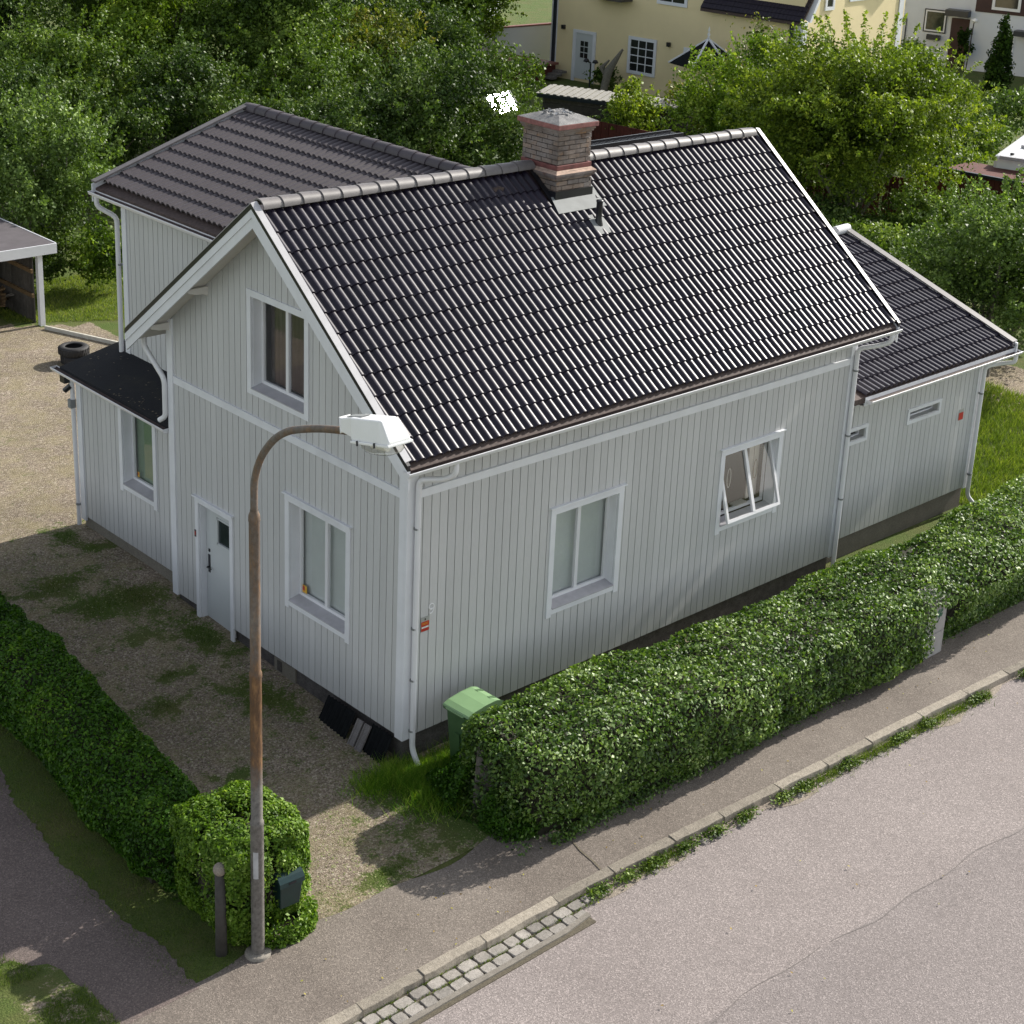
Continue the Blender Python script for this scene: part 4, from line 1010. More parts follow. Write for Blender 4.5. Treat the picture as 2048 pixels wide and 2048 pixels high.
# sidewalk, irregular edge to the gravel
edge_in = lambda x: -2.10+.10*math.sin(x*1.3)+.05*math.sin(x*3.7+2) if x < .4 else -2.62-.03*x*.5
sxs = list(np.arange(-30, 40, .2))
strip('sidewalk', sxs, lambda x: edge_in(x), lambda x: kerb_y(x)+.005, lambda x, y: -.434-.008*max(0, -y-2.1), M['asphalt_walk'], 5)
def line(name, pts, wd, mat, z):
    mb = MB()
    for (a, b) in zip(pts[:-1], pts[1:]):
        d = Vector((b[0]-a[0], b[1]-a[1], 0)).normalized(); n = Vector((-d.y, d.x, 0))*wd/2
        mb.add([(a[0]-n.x, a[1]-n.y, z), (b[0]-n.x, b[1]-n.y, z), (b[0]+n.x, b[1]+n.y, z), (a[0]+n.x, a[1]+n.y, z)], [(0, 1, 2, 3)])
    return struct(part(name, mb, mat))
line('sidewalk_joint', [(.60, -2.65), (.56, -2.9), (.50, -3.1), (.47, -3.35), (.42, -3.56)], .022, M['dirt'], -.432)
# neighbour's drive at the far left
mb = MB(); ed = []
for y in np.arange(-2.2, 14, .06): ed.append((-4.74-.08*math.sin(y*1.1)+.03*math.sin(y*4.3+1)+rs.uniform(-.03, .03)+.085*max(0, y), y))
vs = []
for (x, y) in ed: vs += [(x, y, gz(x, y)+.018), (x-5, y, gz(x, y)+.018)]
mb.add(vs, [(2*i, 2*i+2, 2*i+3, 2*i+1) for i in range(len(ed)-1)])
struct(part('neighbour_drive', mb, M['asphalt_dark']))
mb = MB(); poly = [(-5.55, -2.15), (-5.35, -1.7), (-5.45, -1.2), (-5.9, -.9), (-6.6, -1.0), (-7.5, -.8), (-9, -.9), (-9, -2.2)]
poly = [(-5.75, -2.2), (-5.66, -1.95), (-5.72, -1.7), (-5.64, -1.45), (-5.72, -1.2), (-5.74, -.95), (-5.80, -.75), (-5.95, -.62), (-6.1, -.40), (-6.6, -.28), (-9, -.2), (-9, -2.25)]
gp = MB(); gp.add([(x_+rs.uniform(-.03, .03), y_+rs.uniform(-.03, .03), -.417) for x_, y_ in poly], [tuple(range(len(poly)))])
gp = gp.mesh('lawn_patch'); gp.attributes.new('grass', 'FLOAT', 'POINT').data.foreach_set('value', [.62]*6+[.75]*6); struct(part('lawn_patch', gp, M['ground']))

# kerb stones, cobbles and edging strip
kerb = struct(part('kerb', MB().box(-30, -6.0, kerb_y(-9)-.13, kerb_y(-9)-.01, -.8, -.43), M['granite']))
x = -6.0
while x < 30:
    ln = rs.uniform(.85, 1.25); y = kerb_y(x); y2 = kerb_y(x+ln); dz = rs.uniform(-.008, .008); dy = rs.uniform(-.01, .01)
    mb = MB(); n = 6; top = []; bot = []
    for i in range(n+1):
        t = x+.006+(ln-.012)*i/n; yy = y+(y2-y)*i/n+dy; top.append((t, yy+rs.uniform(-.006, .004), -.428+dz+rs.uniform(-.005, .005))); top.append((t, yy-.135+rs.uniform(-.012, .012), -.436+dz+rs.uniform(-.008, .004)))
        bot.append((t, yy, -.72)); bot.append((t, yy-.15, -.72))
    mb.add(top+bot, [(2*i, 2*i+2, 2*i+3, 2*i+1) for i in range(n)]+[(2*i+1, 2*i+3, 2*i+3+2*n+2, 2*i+1+2*n+2) for i in range(n)]+[(0, 1, 1+2*n+2, 2*n+2), (2*n, 2*n+1, 2*n+1+2*n+2, 2*n+2*n+2), *[(2*i, 2*i+2, 2*i+2+2*n+2, 2*i+2*n+2) for i in range(n)]])
    part('kerb_stone', mb, M['granite'], kerb, bevel=.008); x += ln
gut = struct(part('gutter_bed', MB().box(-7, -.27, kerb_y(0)-.62, kerb_y(0)-.12, -.62, -.548), M['dirt']))
def cobble(cx, cy, lx, ly, zt, parent, rot=0):
    mb = MB(); angs = [0, 25, 45, 65, 90, 115, 135, 155, 180, 205, 225, 245, 270, 295, 315, 335]; n = len(angs); b = []; t = []; tt = []
    for k in range(n):
        a = math.radians(angs[k]); c_, s_ = math.cos(a), math.sin(a); ex = 1/(abs(c_)**7+abs(s_)**7)**(1/7); r1 = ex*rs.uniform(.93, 1.02)
        x_, y_ = c_*r1*lx/2, s_*r1*ly/2; x2 = x_*math.cos(rot)-y_*math.sin(rot); y2 = x_*math.sin(rot)+y_*math.cos(rot)
        b.append((cx+x2, cy+y2, zt-.08)); t.append((cx+x2*.98, cy+y2*.98, zt-.014)); tt.append((cx+x2*.91, cy+y2*.90, zt+rs.uniform(-.003, .003)))
    mb.add(b+t+tt, [(i, (i+1) % n, n+(i+1) % n, n+i) for i in range(n)]+[(n+i, n+(i+1) % n, 2*n+(i+1) % n, 2*n+i) for i in range(n)]+[tuple(range(2*n, 3*n))])
    part('cobble', mb, M['cobble'], parent)
for row, (yo, ly) in enumerate(((.235, .165), (.415, .165))):
    x = -6.5+row*.09
    while x < (.10 if row == 0 else -.35):
        lx = rs.uniform(.18, .26); cobble(x+lx/2, kerb_y(0)-yo+rs.uniform(-.010, .010), lx-.006, ly+.012-rs.uniform(.0, .02), -.526+rs.uniform(-.01, .006), gut, rs.uniform(-.06, .06)); x += lx
for k in range(20):
    x = .3+k*.42+rs.uniform(-.12, .12); cobble(x, kerb_y(x)-rs.uniform(.21, .33), rs.uniform(.08, .19), rs.uniform(.06, .12), -.545+rs.uniform(-.004, .008), gut, rs.uniform(-1, 1))
mb = MB(); n = 14; X0, X1 = -7.0, -.25; top = []
for i in range(n+1):
    t = X0+(X1-X0)*i/n; yy = kerb_y(0)-.525+(.06 if i == n else 0)+rs.uniform(-.006, .006)
    top += [(t, yy+.035, -.52+rs.uniform(-.004, .004)), (t, yy-.035, -.526), (t, yy+.045, -.62), (t, yy-.045, -.62)]
mb.add(top, [(4*i, 4*i+4, 4*i+5, 4*i+1) for i in range(n)]+[(4*i+1, 4*i+5, 4*i+7, 4*i+3) for i in range(n)]+[(4*i, 4*i+2, 4*i+6, 4*i+4) for i in range(n)]+[(4*n, 4*n+1, 4*n+3, 4*n+2)])
struct(part('concrete_strip', mb, M['concrete']))
# sandy gutter silt beyond the cobbles
mb = MB(); vs = []
for i in range(140):
    x = -.2+i*.22; y = kerb_y(x); o_ = .30+.09*math.sin(x*1.9)+.06*math.sin(x*5.3)+rs.uniform(-.02, .02); vs += [(x, y-.13, -.553), (x, y-o_, rdz(x, y-o_)+.0045)]
mb.add(vs, [(2*i, 2*i+1, 2*i+3, 2*i+2) for i in range(139)])
struct(part('gutter_silt', mb, make_asphalt('pale_silt', (.245, .21, .175), .2)))

# ================================================================== LEAVES AND BLADES
def quads_obj(name, V, var, mat, nv=4, parent=None, kind=None):
    """V: (n, nv, 3) float array of polygons"""
    n = len(V); me = bpy.data.meshes.new(name); me.vertices.add(n*nv); me.vertices.foreach_set('co', V.reshape(-1).astype(np.float32))
    me.loops.add(n*nv); me.loops.foreach_set('vertex_index', np.arange(n*nv, dtype=np.int32)); me.polygons.add(n)
    me.polygons.foreach_set('loop_start', np.arange(n, dtype=np.int32)*nv); me.polygons.foreach_set('loop_total', np.full(n, nv, dtype=np.int32)); me.update()
    at = me.attributes.new('var', 'FLOAT', 'FACE'); at.data.foreach_set('value', var.astype(np.float32)); me.materials.append(mat)
    o = bpy.data.objects.new(name, me); C.objects.link(o)
    if parent is not None: o.parent = parent
    if kind: o['kind'] = kind
    return o
def leaves(P, N, size, spread=.9, aspect=.6, g=None):
    """kite-shaped leaves at points P whose faces lean towards N"""
    g = g or rng; n = len(P); N = N+g.normal(size=(n, 3))*spread; N /= np.linalg.norm(N, axis=1)[:, None]+1e-9
    A = np.cross(N, g.normal(size=(n, 3))); A /= np.linalg.norm(A, axis=1)[:, None]+1e-9; B = np.cross(N, A)
    s = (size*g.uniform(.6, 1.3, n))[:, None]; a = aspect
    fold = N*s*.12
    return np.stack([P-A*s*.5, P+B*s*a*.5-A*s*.05+fold, P+A*s*.55, P-B*s*a*.5-A*s*.05+fold], 1)
def hedge_cloud(x_of, half, z0, z1, along, n, amp=.07, seed=1, bulge=.0, ends=True, flat=5.0, deep=.16, notch=None):
    """leaves on a rounded hedge. along: (t0, t1); x_of(t) -> centre line (x, y), cross direction"""
    g = np.random.default_rng(seed); t0, t1 = along; Ln = t1-t0; H = z1-z0
    tt_ = np.linspace(-.5*np.pi, 1.5*np.pi, 1500); e = 2/flat
    pu, pv = np.sign(np.cos(tt_))*np.abs(np.cos(tt_))**e*half, np.sign(np.sin(tt_))*np.abs(np.sin(tt_))**e*H/2
    cum = np.concatenate([[0], np.cumsum(np.hypot(np.diff(pu), np.diff(pv)))]); th = np.interp(g.uniform(0, cum[-1], n*2), cum, tt_)
    # superellipse section, flat top
    c_, s_ = np.cos(th), np.sin(th)
    u = np.sign(c_)*np.abs(c_)**e; v = np.sign(s_)*np.abs(s_)**e
    u2 = u; zz = z0+H*(.5+.5*v); lowm = (v < -.98) & (np.abs(u) < .9)
    t = g.uniform(t0, t1, n*2); nrm = np.stack([np.zeros_like(u), np.sign(c_)*np.abs(c_)**1.3, s_*.9+.25], 1)
    capn = int(n*.0)
    keep = ~lowm; t, u2, zz, nrm = t[keep][:n], u2[keep][:n], zz[keep][:n], nrm[keep][:n]
    if ends:
        k = max(60, int(n*(2*half)/(2*half+2*H+.01)/max(Ln, .1)*.55))
        for side, te in ((-1, t0), (1, t1)):
            uu = g.uniform(-1, 1, k); ze = z0+H*g.uniform(0, 1, k)
            t = np.concatenate([t, np.full(k, te)]); u2 = np.concatenate([u2, uu]); zz = np.concatenate([zz, ze]); nrm = np.concatenate([nrm, np.tile([side, 0, .3], (k, 1))])
    zr_ = (zz-z0)/H
    # round the end corners
    d0 = np.minimum(t-t0, t1-t); rr_ = .35; pinch = np.where(d0 < rr_, 1-.45*(1-d0/rr_)**2, 1.0) if ends else 1.0
    zz = np.where(zr_ > .5, z0+H*(.5+(zr_-.5)*np.where(d0 < rr_, 1-.22*(1-d0/rr_)**2, 1.0)) if ends else zz, zz)
    P = np.stack([t, u2*half*pinch*(1+bulge*(zr_-.5)), zz], 1)
    P[:, 0] += g.normal(size=len(t))*.02
    dirn = nrm/np.linalg.norm(nrm, axis=1)[:, None]
    lump = snoise(P, 4.0, seed)*.6+snoise(P, 11.0, seed+1)*.4
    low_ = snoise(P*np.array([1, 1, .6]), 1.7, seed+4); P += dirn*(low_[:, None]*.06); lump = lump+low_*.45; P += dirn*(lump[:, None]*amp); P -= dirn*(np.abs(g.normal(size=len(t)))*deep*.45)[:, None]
    var = .40+.15*lump+g.normal(size=len(t))*.21+.08*(dirn[:, 2])  # hollows darker, bulges and upward leaves lighter: shade put into leaf tone
    return P, dirn, var
def place_along(P, D, fn):
    """map (t, across, z) to the world with a centre line fn(t) -> x, y and unit vectors"""
    t = P[:, 0]; cx, cy, ax, ay = fn(t); bx_, by_ = -ay, ax
    W_ = np.stack([cx+bx_*P[:, 1], cy+by_*P[:, 1], P[:, 2]], 1)
    Dn = np.stack([ax*D[:, 0]+bx_*D[:, 1], ay*D[:, 0]+by_*D[:, 1], D[:, 2]], 1); return W_, Dn
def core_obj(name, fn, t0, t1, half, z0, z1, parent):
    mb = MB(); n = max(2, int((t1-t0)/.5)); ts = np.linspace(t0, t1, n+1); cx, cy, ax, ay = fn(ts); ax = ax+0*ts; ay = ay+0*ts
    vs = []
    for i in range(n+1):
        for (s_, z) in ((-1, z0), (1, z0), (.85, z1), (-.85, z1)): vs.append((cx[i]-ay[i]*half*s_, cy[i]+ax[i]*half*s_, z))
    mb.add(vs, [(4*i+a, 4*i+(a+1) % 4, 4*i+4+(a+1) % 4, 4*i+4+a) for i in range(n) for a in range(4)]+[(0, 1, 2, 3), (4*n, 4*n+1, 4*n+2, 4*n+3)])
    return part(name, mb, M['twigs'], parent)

# right hedge along the sidewalk
fnR = lambda t: (t, -1.80-.30*np.clip(t/3.5, 0, 1)-.008*np.clip(t, 0, None), np.ones_like(t)*.9995, np.ones_like(t)*-.02)
hR = thing('hedge', 'long clipped green hedge between the house and the sidewalk', 'hedge', (6, -2.1, -.45), world=True)
P, D, var = hedge_cloud(None, .95, -.46, .90, (.0, 17.5), 120000, amp=.095, seed=5, flat=4.0, bulge=.06)
# keep the pocket in front of the cabinet open
Pw, Dw = place_along(P, D, fnR)
kp = ~((Pw[:, 0] > 8.45) & (Pw[:, 0] < 9.35) & (Pw[:, 1] < -2.45) & (Pw[:, 2] < .52+.06*np.sin(Pw[:, 0]*9))) & ~((Pw[:, 0] > -.2) & (Pw[:, 0] < .72) & (Pw[:, 1] > -1.02))
# beyond the cabinet the foot of the hedge stands further back
back = (Pw[:, 0] > 9.3) & (Pw[:, 1] < -2.5) & (Pw[:, 2] < .55); Pw[back, 1] += .28*(1-np.clip((Pw[back, 2]+.45)/1.0, 0, 1))+.04
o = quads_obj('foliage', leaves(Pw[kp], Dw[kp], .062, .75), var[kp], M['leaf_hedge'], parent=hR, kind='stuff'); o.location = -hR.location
core_obj('inner_branches', fnR, .28, 8.35, .70, -.6, .72, hR)
core_obj('inner_branches', lambda t: (t, fnR(t)[1]+.2, 1+0*t, 0*t), 8.3, 17.4, .48, -.6, .70, hR)
# skirt of stray shoots along its foot
k = 9000; t = rng.uniform(-.2, 17, k); fr = rng.uniform(0, 1, k)
P = np.stack([t, np.where(t < 0.3, rng.uniform(-2.75, -1.2, k), -2.74-.06*np.clip(t/3, 0, 1)+rng.normal(size=k)*.07+.12*(t > 9.2)), -.44+np.abs(rng.normal(size=k))*.09], 1)
kp = ~((P[:, 0] > 8.3) & (P[:, 0] < 9.2)); P = P[kp]
o = quads_obj('low_shoots', leaves(P, np.tile([0, -.6, .8], (len(P), 1)), .05, .8), rng.uniform(.1, .6, len(P)), M['leaf_hedge'], parent=hR, kind='stuff'); o.location = -hR.location
# ragged low growth at the left end round the old board
k = 16000; a = rng.normal(size=(k, 3)); a /= np.linalg.norm(a, axis=1)[:, None]; a[:, 2] = np.abs(a[:, 2])
rr_ = rng.uniform(.5, 1, k)**.5
P = np.array([.15, -1.45, -.45])+a*rr_[:, None]*np.array([.42, .95, .62])*(1+.2*snoise(a, 5, 3))[:, None]
kp = ~((P[:, 0] < .30) & (P[:, 1] > -1.85) & (P[:, 1] < -1.35) & (P[:, 2] > -.42)); P, a2 = P[kp], a[kp]
o = quads_obj('end_growth', leaves(P, a2, .05, .8), .25+rng.normal(size=len(P))*.18+.15, M['leaf_hedge2'], parent=hR, kind='stuff'); o.location = -hR.location

# left hedge along the drive
def fnL(t):
    t = np.asarray(t, float); return (-3.78+.085*np.clip(t, 0, None), t, np.full_like(t, -.0)+.085, np.full_like(t, .996))
hL = thing('hedge', 'dark green hedge in the shade between the two drives', 'hedge', (-3.5, 5, -.4), world=True)
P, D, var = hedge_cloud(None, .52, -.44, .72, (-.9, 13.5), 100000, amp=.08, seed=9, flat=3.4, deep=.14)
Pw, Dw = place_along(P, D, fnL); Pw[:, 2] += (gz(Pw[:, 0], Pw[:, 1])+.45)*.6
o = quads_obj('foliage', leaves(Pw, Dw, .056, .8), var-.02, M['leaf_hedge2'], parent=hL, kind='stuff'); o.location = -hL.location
core_obj('inner_branches', fnL, -.2, 13.4, .33, -.6, .55, hL)
# rounded bush at the street end of it
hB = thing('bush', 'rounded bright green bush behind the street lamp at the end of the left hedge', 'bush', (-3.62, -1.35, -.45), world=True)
k = 60000; a = rng.normal(size=(k, 3)); a /= np.linalg.norm(a, axis=1)[:, None]
e = .55; sg = np.sign(a)*np.abs(a)**e; sg /= np.max(np.abs(sg), axis=1)[:, None]**.55
lump = snoise(a, 6, 21)*.6+snoise(a, 15, 22)*.4; rr_ = 1+.055*lump-np.abs(rng.normal(size=k))*.07
P = np.array([-3.58, -1.33, .27])+sg*rr_[:, None]*np.array([.60, .74, .74]); P[:, 2] = np.maximum(P[:, 2], -.44)
P[:, :2] = np.array([-3.58, -1.33])+(P[:, :2]-np.array([-3.58, -1.33]))*(1-.22*np.clip((.1-P[:, 2])/.55, 0, 1))[:, None]
o = quads_obj('foliage', leaves(P, a+np.array([0, 0, .3]), .050, .7), .50+.14*lump+rng.normal(size=k)*.17, M['leaf_bush'], parent=hB, kind='stuff'); o.location = -hB.location
mb = MB().lathe([(0, -.75), (.42, -.7), (.52, -.2), (.50, .25), (.40, .44), (0, .48)], (-3.58, -1.33, .24), 12); part('inner_branches', mb, M['twigs'], hB)
k = 3600; a = rng.uniform(0, 6.28, k); r_ = rng.uniform(.4, 1, k)**.5
P = np.stack([-3.40+np.cos(a)*r_*.48, -1.93+np.sin(a)*r_*.32, -.44+np.abs(rng.normal(size=k))*.13], 1)
o = quads_obj('low_shoots', leaves(P, np.tile([0, -.3, .9], (k, 1)), .055, .8), rng.uniform(.2, .8, k), M['leaf_bush'], parent=hB, kind='stuff'); o.location = -hB.location

M['grass_tall'] = make_leaf('long_grass', [(.03, .07, .01), (.08, .16, .025), (.15, .25, .04), (.34, .36, .12)], .6, .35, .3)
def blades(n, px, py, h, mat, name, label, lean=.5, var=(.2, .8), zoff=0, wd=.010, seed=3):
    g = np.random.default_rng(seed); z = gz(px, py)+zoff; n = len(px)
    hh = h*g.uniform(.4, 1.2, n); a = g.uniform(0, 6.28, n); l = g.normal(size=(n, 2))*lean*hh[:, None]
    dx, dy = np.cos(a)*wd*.5, np.sin(a)*wd*.5
    V = np.stack([np.stack([px-dx, py-dy, z-.01], 1), np.stack([px+dx, py+dy, z-.01], 1), np.stack([px+l[:, 0], py+l[:, 1], z+hh], 1)], 1)
    o = quads_obj(name, V, g.uniform(*var, n), mat, 3, kind='stuff'); o['label'] = label; return o
def scatter(n, blobs, seed):
    g = np.random.default_rng(seed); X, Y = [], []
    wts = np.array([b[2]*b[3] for b in blobs]); cnt = (wts/wts.sum()*n).astype(int)
    for b, c in zip(blobs, cnt): X.append(b[0]+g.normal(size=c)*b[2]*.5); Y.append(b[1]+g.normal(size=c)*b[3]*.5)
    return np.concatenate(X), np.concatenate(Y)
pb = [(-1.3, 7.3, .8, .35), (.0, 8.2, .45, .25), (-1.1, 6.3, .7, .5), (-.45, 6.2, .35, .6), (-.35, 4.6, .35, .9), (-.6, 2.6, .5, .8), (-1.9, 3.2, .3, .2), (-1.3, 3.9, .3, .15), (-1.7, -1.85, .5, .2), (-.3, 8.9, .25, .5)]
px, py = scatter(15000, pb, 4); kp = px < -.06; blades(0, px[kp], py[kp], .045, M['grass'], 'drive_weeds', 'short weedy grass patches growing on the gravel drive', var=(.0, .45))
g_ = np.random.default_rng(8); n = 14000; px = g_.uniform(-3.0, -.1, n); py = g_.uniform(-2, 10, n); nn = snoise(np.stack([px, py, 0*px], 1), 2.2, 44); kp = nn > .25
blades(0, px[kp], py[kp], .03, M['grass'], 'gravel_weeds', 'thin weeds scattered over the gravel drive', var=(.1, .8))
px, py = scatter(14000, [(.15, -.62, .6, .45), (-.15, -.35, .35, .4), (-.5, -.2, .5, .25), (.1, -1.0, .7, .4), (.9, -.35, .6, .25)], 5)
kp = ~((px > .0) & (py > -.02)); blades(0, px[kp], py[kp], .20, M['grass_tall'], 'tall_grass', 'tall unkempt grass at the near corner of the house', lean=.6, var=(.1, 1))
n = 9000; t = g_.uniform(.2, 14.0, n); cl = snoise(np.stack([t, 0*t, 0*t], 1), 3.0, 9); kp = cl > -.05; t = t[kp]
blades(0, t, kerb_y_np(t)-.17-np.abs(g_.normal(size=len(t)))*.075, .085, M['grass'], 'kerb_weeds', 'weeds growing in the gutter along the kerb', lean=.8, var=(.1, .8), zoff=-.10)
n = 1500; t = g_.uniform(-4.3, .3, n); rowy = np.where(g_.random(n) < .5, .145, .325)
blades(0, t, kerb_y_np(t)-rowy+g_.normal(size=n)*.012, .03, M['grass'], 'cobble_weeds', 'moss and grass in the joints of the cobbles', lean=.7, var=(.1, .7), zoff=-.085)
# leafy weeds along the kerb
X, Y = scatter(3600, [(x_, kerb_y(x_)-.23, .22, .10) for x_ in (.15, .65, 1.15, 1.75, 2.3, 2.9, 3.7, 4.1, 5.1, 6.3, 7.0, 8.3, 9.6)], 15); P = np.stack([X, Y, -.53+np.abs(g_.normal(size=len(X)))*.035], 1)
o = quads_obj('leafy_weeds', leaves(P, np.tile([0, 0, 1.], (len(P), 1)), .045, .6), g_.uniform(.1, .9, len(P)), M['leaf_mid'], kind='stuff'); o['label'] = 'leafy weeds sprouting beside the kerb stones'
# verge grass left of the left hedge and behind
n = 42000; px = g_.uniform(-5.2, -3.3, n); py = g_.uniform(-2.1, 12, n); hx = -3.78+.085*np.clip(py, 0, 12); kp = (px < hx-.30) & (px > hx-1.0-np.abs(g_.normal(size=n))*.11); blades(0, px[kp], py[kp], .055, M['grass'], 'verge_grass', 'mown grass verge left of the dark hedge', var=(.05, .6))
n = 16000; px = g_.uniform(-7.5, -5.45, n); py = g_.uniform(-2.2, -.3, n); nn = snoise(np.stack([px, py, 0*px], 1), 3, 5); kp = (nn > -.1) & (px < -5.68-.25*np.clip(py+1.2, 0, 1)*2); blades(0, px[kp], py[kp], .06, M['grass'], 'corner_grass', 'patch of grass on the neighbour drive at the lower left corner', var=(.0, .7), zoff=.02)
n = 60000; px = g_.uniform(4.5, 10, n); py = g_.uniform(14, 23, n); kp = py > 20.0-.55*(px-5.0); blades(0, px[kp], py[kp], .09, M['grass_lit'], 'lawn_grass', 'sunlit lawn behind the annex', var=(.3, 1.), wd=.02)
n = 60000; px = g_.uniform(14.5, 21, n); py = g_.uniform(-1.5, 7, n); blades(0, px, py, .16, M['grass'], 'side_lawn_grass', 'rough grass beyond the low side wing', var=(.2, .9), wd=.022)
# pebbles on the gravel
n = 9000; px = g_.uniform(-3.0, -.05, n); py = g_.uniform(-2.15, 9, n); s = g_.uniform(.004, .012, n); z = gz(px, py)+.014
V = np.stack([np.stack([px-s, py-s*.7, z], 1), np.stack([px+s*.8, py-s, z], 1), np.stack([px+s, py+s*.8, z+s*.3], 1), np.stack([px-s*.7, py+s, z+s*.6], 1)], 1)
o = quads_obj('pebbles', V, g_.uniform(0, 1, n), make_leaf('pebble_stone', [(.08, .07, .06), (.19, .165, .14), (.33, .30, .27)], .9, 0, .2), kind='stuff'); o['label'] = 'loose pebbles on the gravel drive'
# fallen leaves on road and walk
n = 130; px = g_.uniform(-4, 12, n); py = np.where(g_.random(n) < .6, g_.uniform(-3.5, -2.6, n), g_.uniform(-8, -3.8, n)); z = np.where(py > -3.56, -.428, RZ0+.06)
P = np.stack([px, py, z], 1); o = quads_obj('fallen_leaves', leaves(P, np.tile([0, 0, 1.], (n, 1)), .035, .25), g_.uniform(0, 1, n), make_leaf('dry_leaf', [(.10, .05, .025), (.30, .17, .06), (.36, .30, .12)], .8, 0, .2), kind='stuff'); o['label'] = 'small dry leaves lying on the sidewalk and road'
# ================================================================== THINGS ROUND THE HOUSE
# street lamp
M['sign_pale'] = paint('worn_paper', (.40, .40, .41), .15, 9, .8)
lx, ly = -3.86, -2.12
lamp = thing('street_lamp', 'tall rusty street lamp with curved arm and white luminaire beside the sidewalk', 'street lamp', (lx, ly, -.45))
mb = MB().lathe([(0, -.1), (.155, -.1), (.155, .045), (.145, .055), (0, .055)], (lx, ly, -.45), 18); part('concrete_foot', mb, M['concrete'], lamp)
mb = MB().lathe([(.078, .03), (.078, 1.80), (.082, 1.81), (.079, 1.84), (.068, 1.86), (.068, 3.70), (.074, 3.72), (.070, 3.76), (.060, 3.78), (.060, 5.58), (.066, 5.60), (.062, 5.66), (.045, 5.70), (.045, 5.72)], (lx, ly, -.45), 16)
part('shaft', mb, M['rust'], lamp)
ap = [(5.24, -2.12), (5.45, -2.12), (5.66, -2.145), (5.92, -2.26), (6.18, -2.48), (6.35, -2.72), (6.46, -2.98), (6.58, -3.35), (6.70, -3.82)]
sp = []
P_ = [Vector((lx, y, z)) for z, y in ap]
for i in range(len(P_)-1):
    p0, p1, p2, p3_ = P_[max(0, i-1)], P_[i], P_[i+1], P_[min(len(P_)-1, i+2)]
    for k in range(4):
        t = k/4; sp.append(.5*((2*p1)+(-p0+p2)*t+(2*p0-5*p1+4*p2-p3_)*t*t+(-p0+3*p1-3*p2+p3_)*t**3))
sp.append(P_[-1]); part('arm', MB().tube(sp, .040, 12), M['rust'], lamp)
# luminaire: a tapering box with a clear bowl below, tilted with the arm
tl = math.atan2(.12, .47)*.9
LM = Matrix.Translation((lx, -3.70, 6.74)) @ Matrix.Rotation(-tl, 4, 'X') @ Matrix.Diagonal((1.05, 1.03, .92, 1))
def lum(pts): return [tuple(LM @ Vector(p)) for p in pts]
mb = MB()
def ring(y, w_, zb, zt, wt=None): wt = wt or w_; return [(-w_/2, y, zb), (w_/2, y, zb), (wt/2, y, zt), (-wt/2, y, zt)]
secs = [ring(-.0, .13, -.07, .08, .11), ring(-.20, .20, -.10, .105, .17), ring(-.23, .24, -.125, .11, .19), ring(-.66, .27, -.125, .118, .20), ring(-.70, .27, -.125, .11, .19), ring(-.81, .26, -.125, -.09, .24)]
vs = [p for s_ in secs for p in s_]; mb.add(lum(vs), [(4*i+a, 4*i+(a+1) % 4, 4*i+4+(a+1) % 4, 4*i+4+a) for i in range(5) for a in range(4)]+[(0, 1, 2, 3), (20, 21, 22, 23)])
head = part('housing', mb, M['lamp_white'], lamp, bevel=.012)
mb = MB(); mb.hexa(lum([(-.145, -.24, -.15), (.145, -.24, -.15), (.145, -.82, -.15), (-.145, -.82, -.15)]), lum([(-.145, -.24, -.122), (.145, -.24, -.122), (.145, -.82, -.122), (-.145, -.82, -.122)])); part('rim', mb, M['lamp_white'], head, bevel=.006)
mb = MB(); mb.hexa(lum([(-.05, -.10, .10), (.05, -.10, .10), (.05, -.34, .117), (-.05, -.34, .117)]), lum([(-.05, -.10, .106), (.05, -.10, .106), (.05, -.34, .124), (-.05, -.34, .124)])); part('lid', mb, M['silver_metal'], head)
mb = MB(); n = 18; vs = []
for (s_, z) in ((1, -.15), (.95, -.20), (.78, -.245), (.5, -.27), (.15, -.28)):
    for k in range(n): a = 2*math.pi*k/n; ex = (abs(math.cos(a))**3+abs(math.sin(a))**3)**(-1/3); vs.append((math.cos(a)*.13*s_*ex, -.54+math.sin(a)*.265*s_*ex, z))
mb.add(lum(vs), [(i*n+k, i*n+(k+1) % n, (i+1)*n+(k+1) % n, (i+1)*n+k) for i in range(4) for k in range(n)]+[tuple(range(4*n, 5*n))], True); part('bowl', mb, M['lamp_glass'], head)
mb = MB().tube(lum([(0, -.40, -.18), (0, -.62, -.19)]), .045, 10); part('bulb', mb, M['lamp_white'], head)
for yy in (-.36, -.62):
    mb = MB(); mb.bar(*lum([(-.150, yy, -.11), (-.155, yy, -.165)]), .018, .012); part('latch', mb, M['black_metal'], head)
mb = MB(); vs = []
for i in range(5): a = math.pi*(1.08+.055*i); vs += [(lx+.0695*math.cos(a), ly+.0695*math.sin(a), 2.02-.45), (lx+.0695*math.cos(a), ly+.0695*math.sin(a), 2.34-.45)]
mb = MB(); vs = []
for i in range(6): a = math.radians(200+i*9); r_ = .0795; vs += [(lx+r_*math.cos(a), ly+r_*math.sin(a), .66), (lx+r_*math.cos(a), ly+r_*math.sin(a), 1.02)]
mb.add(vs, [(2*i, 2*i+2, 2*i+3, 2*i+1) for i in range(5)], True); part('paper_notice', mb, M['sign_pale'], lamp)

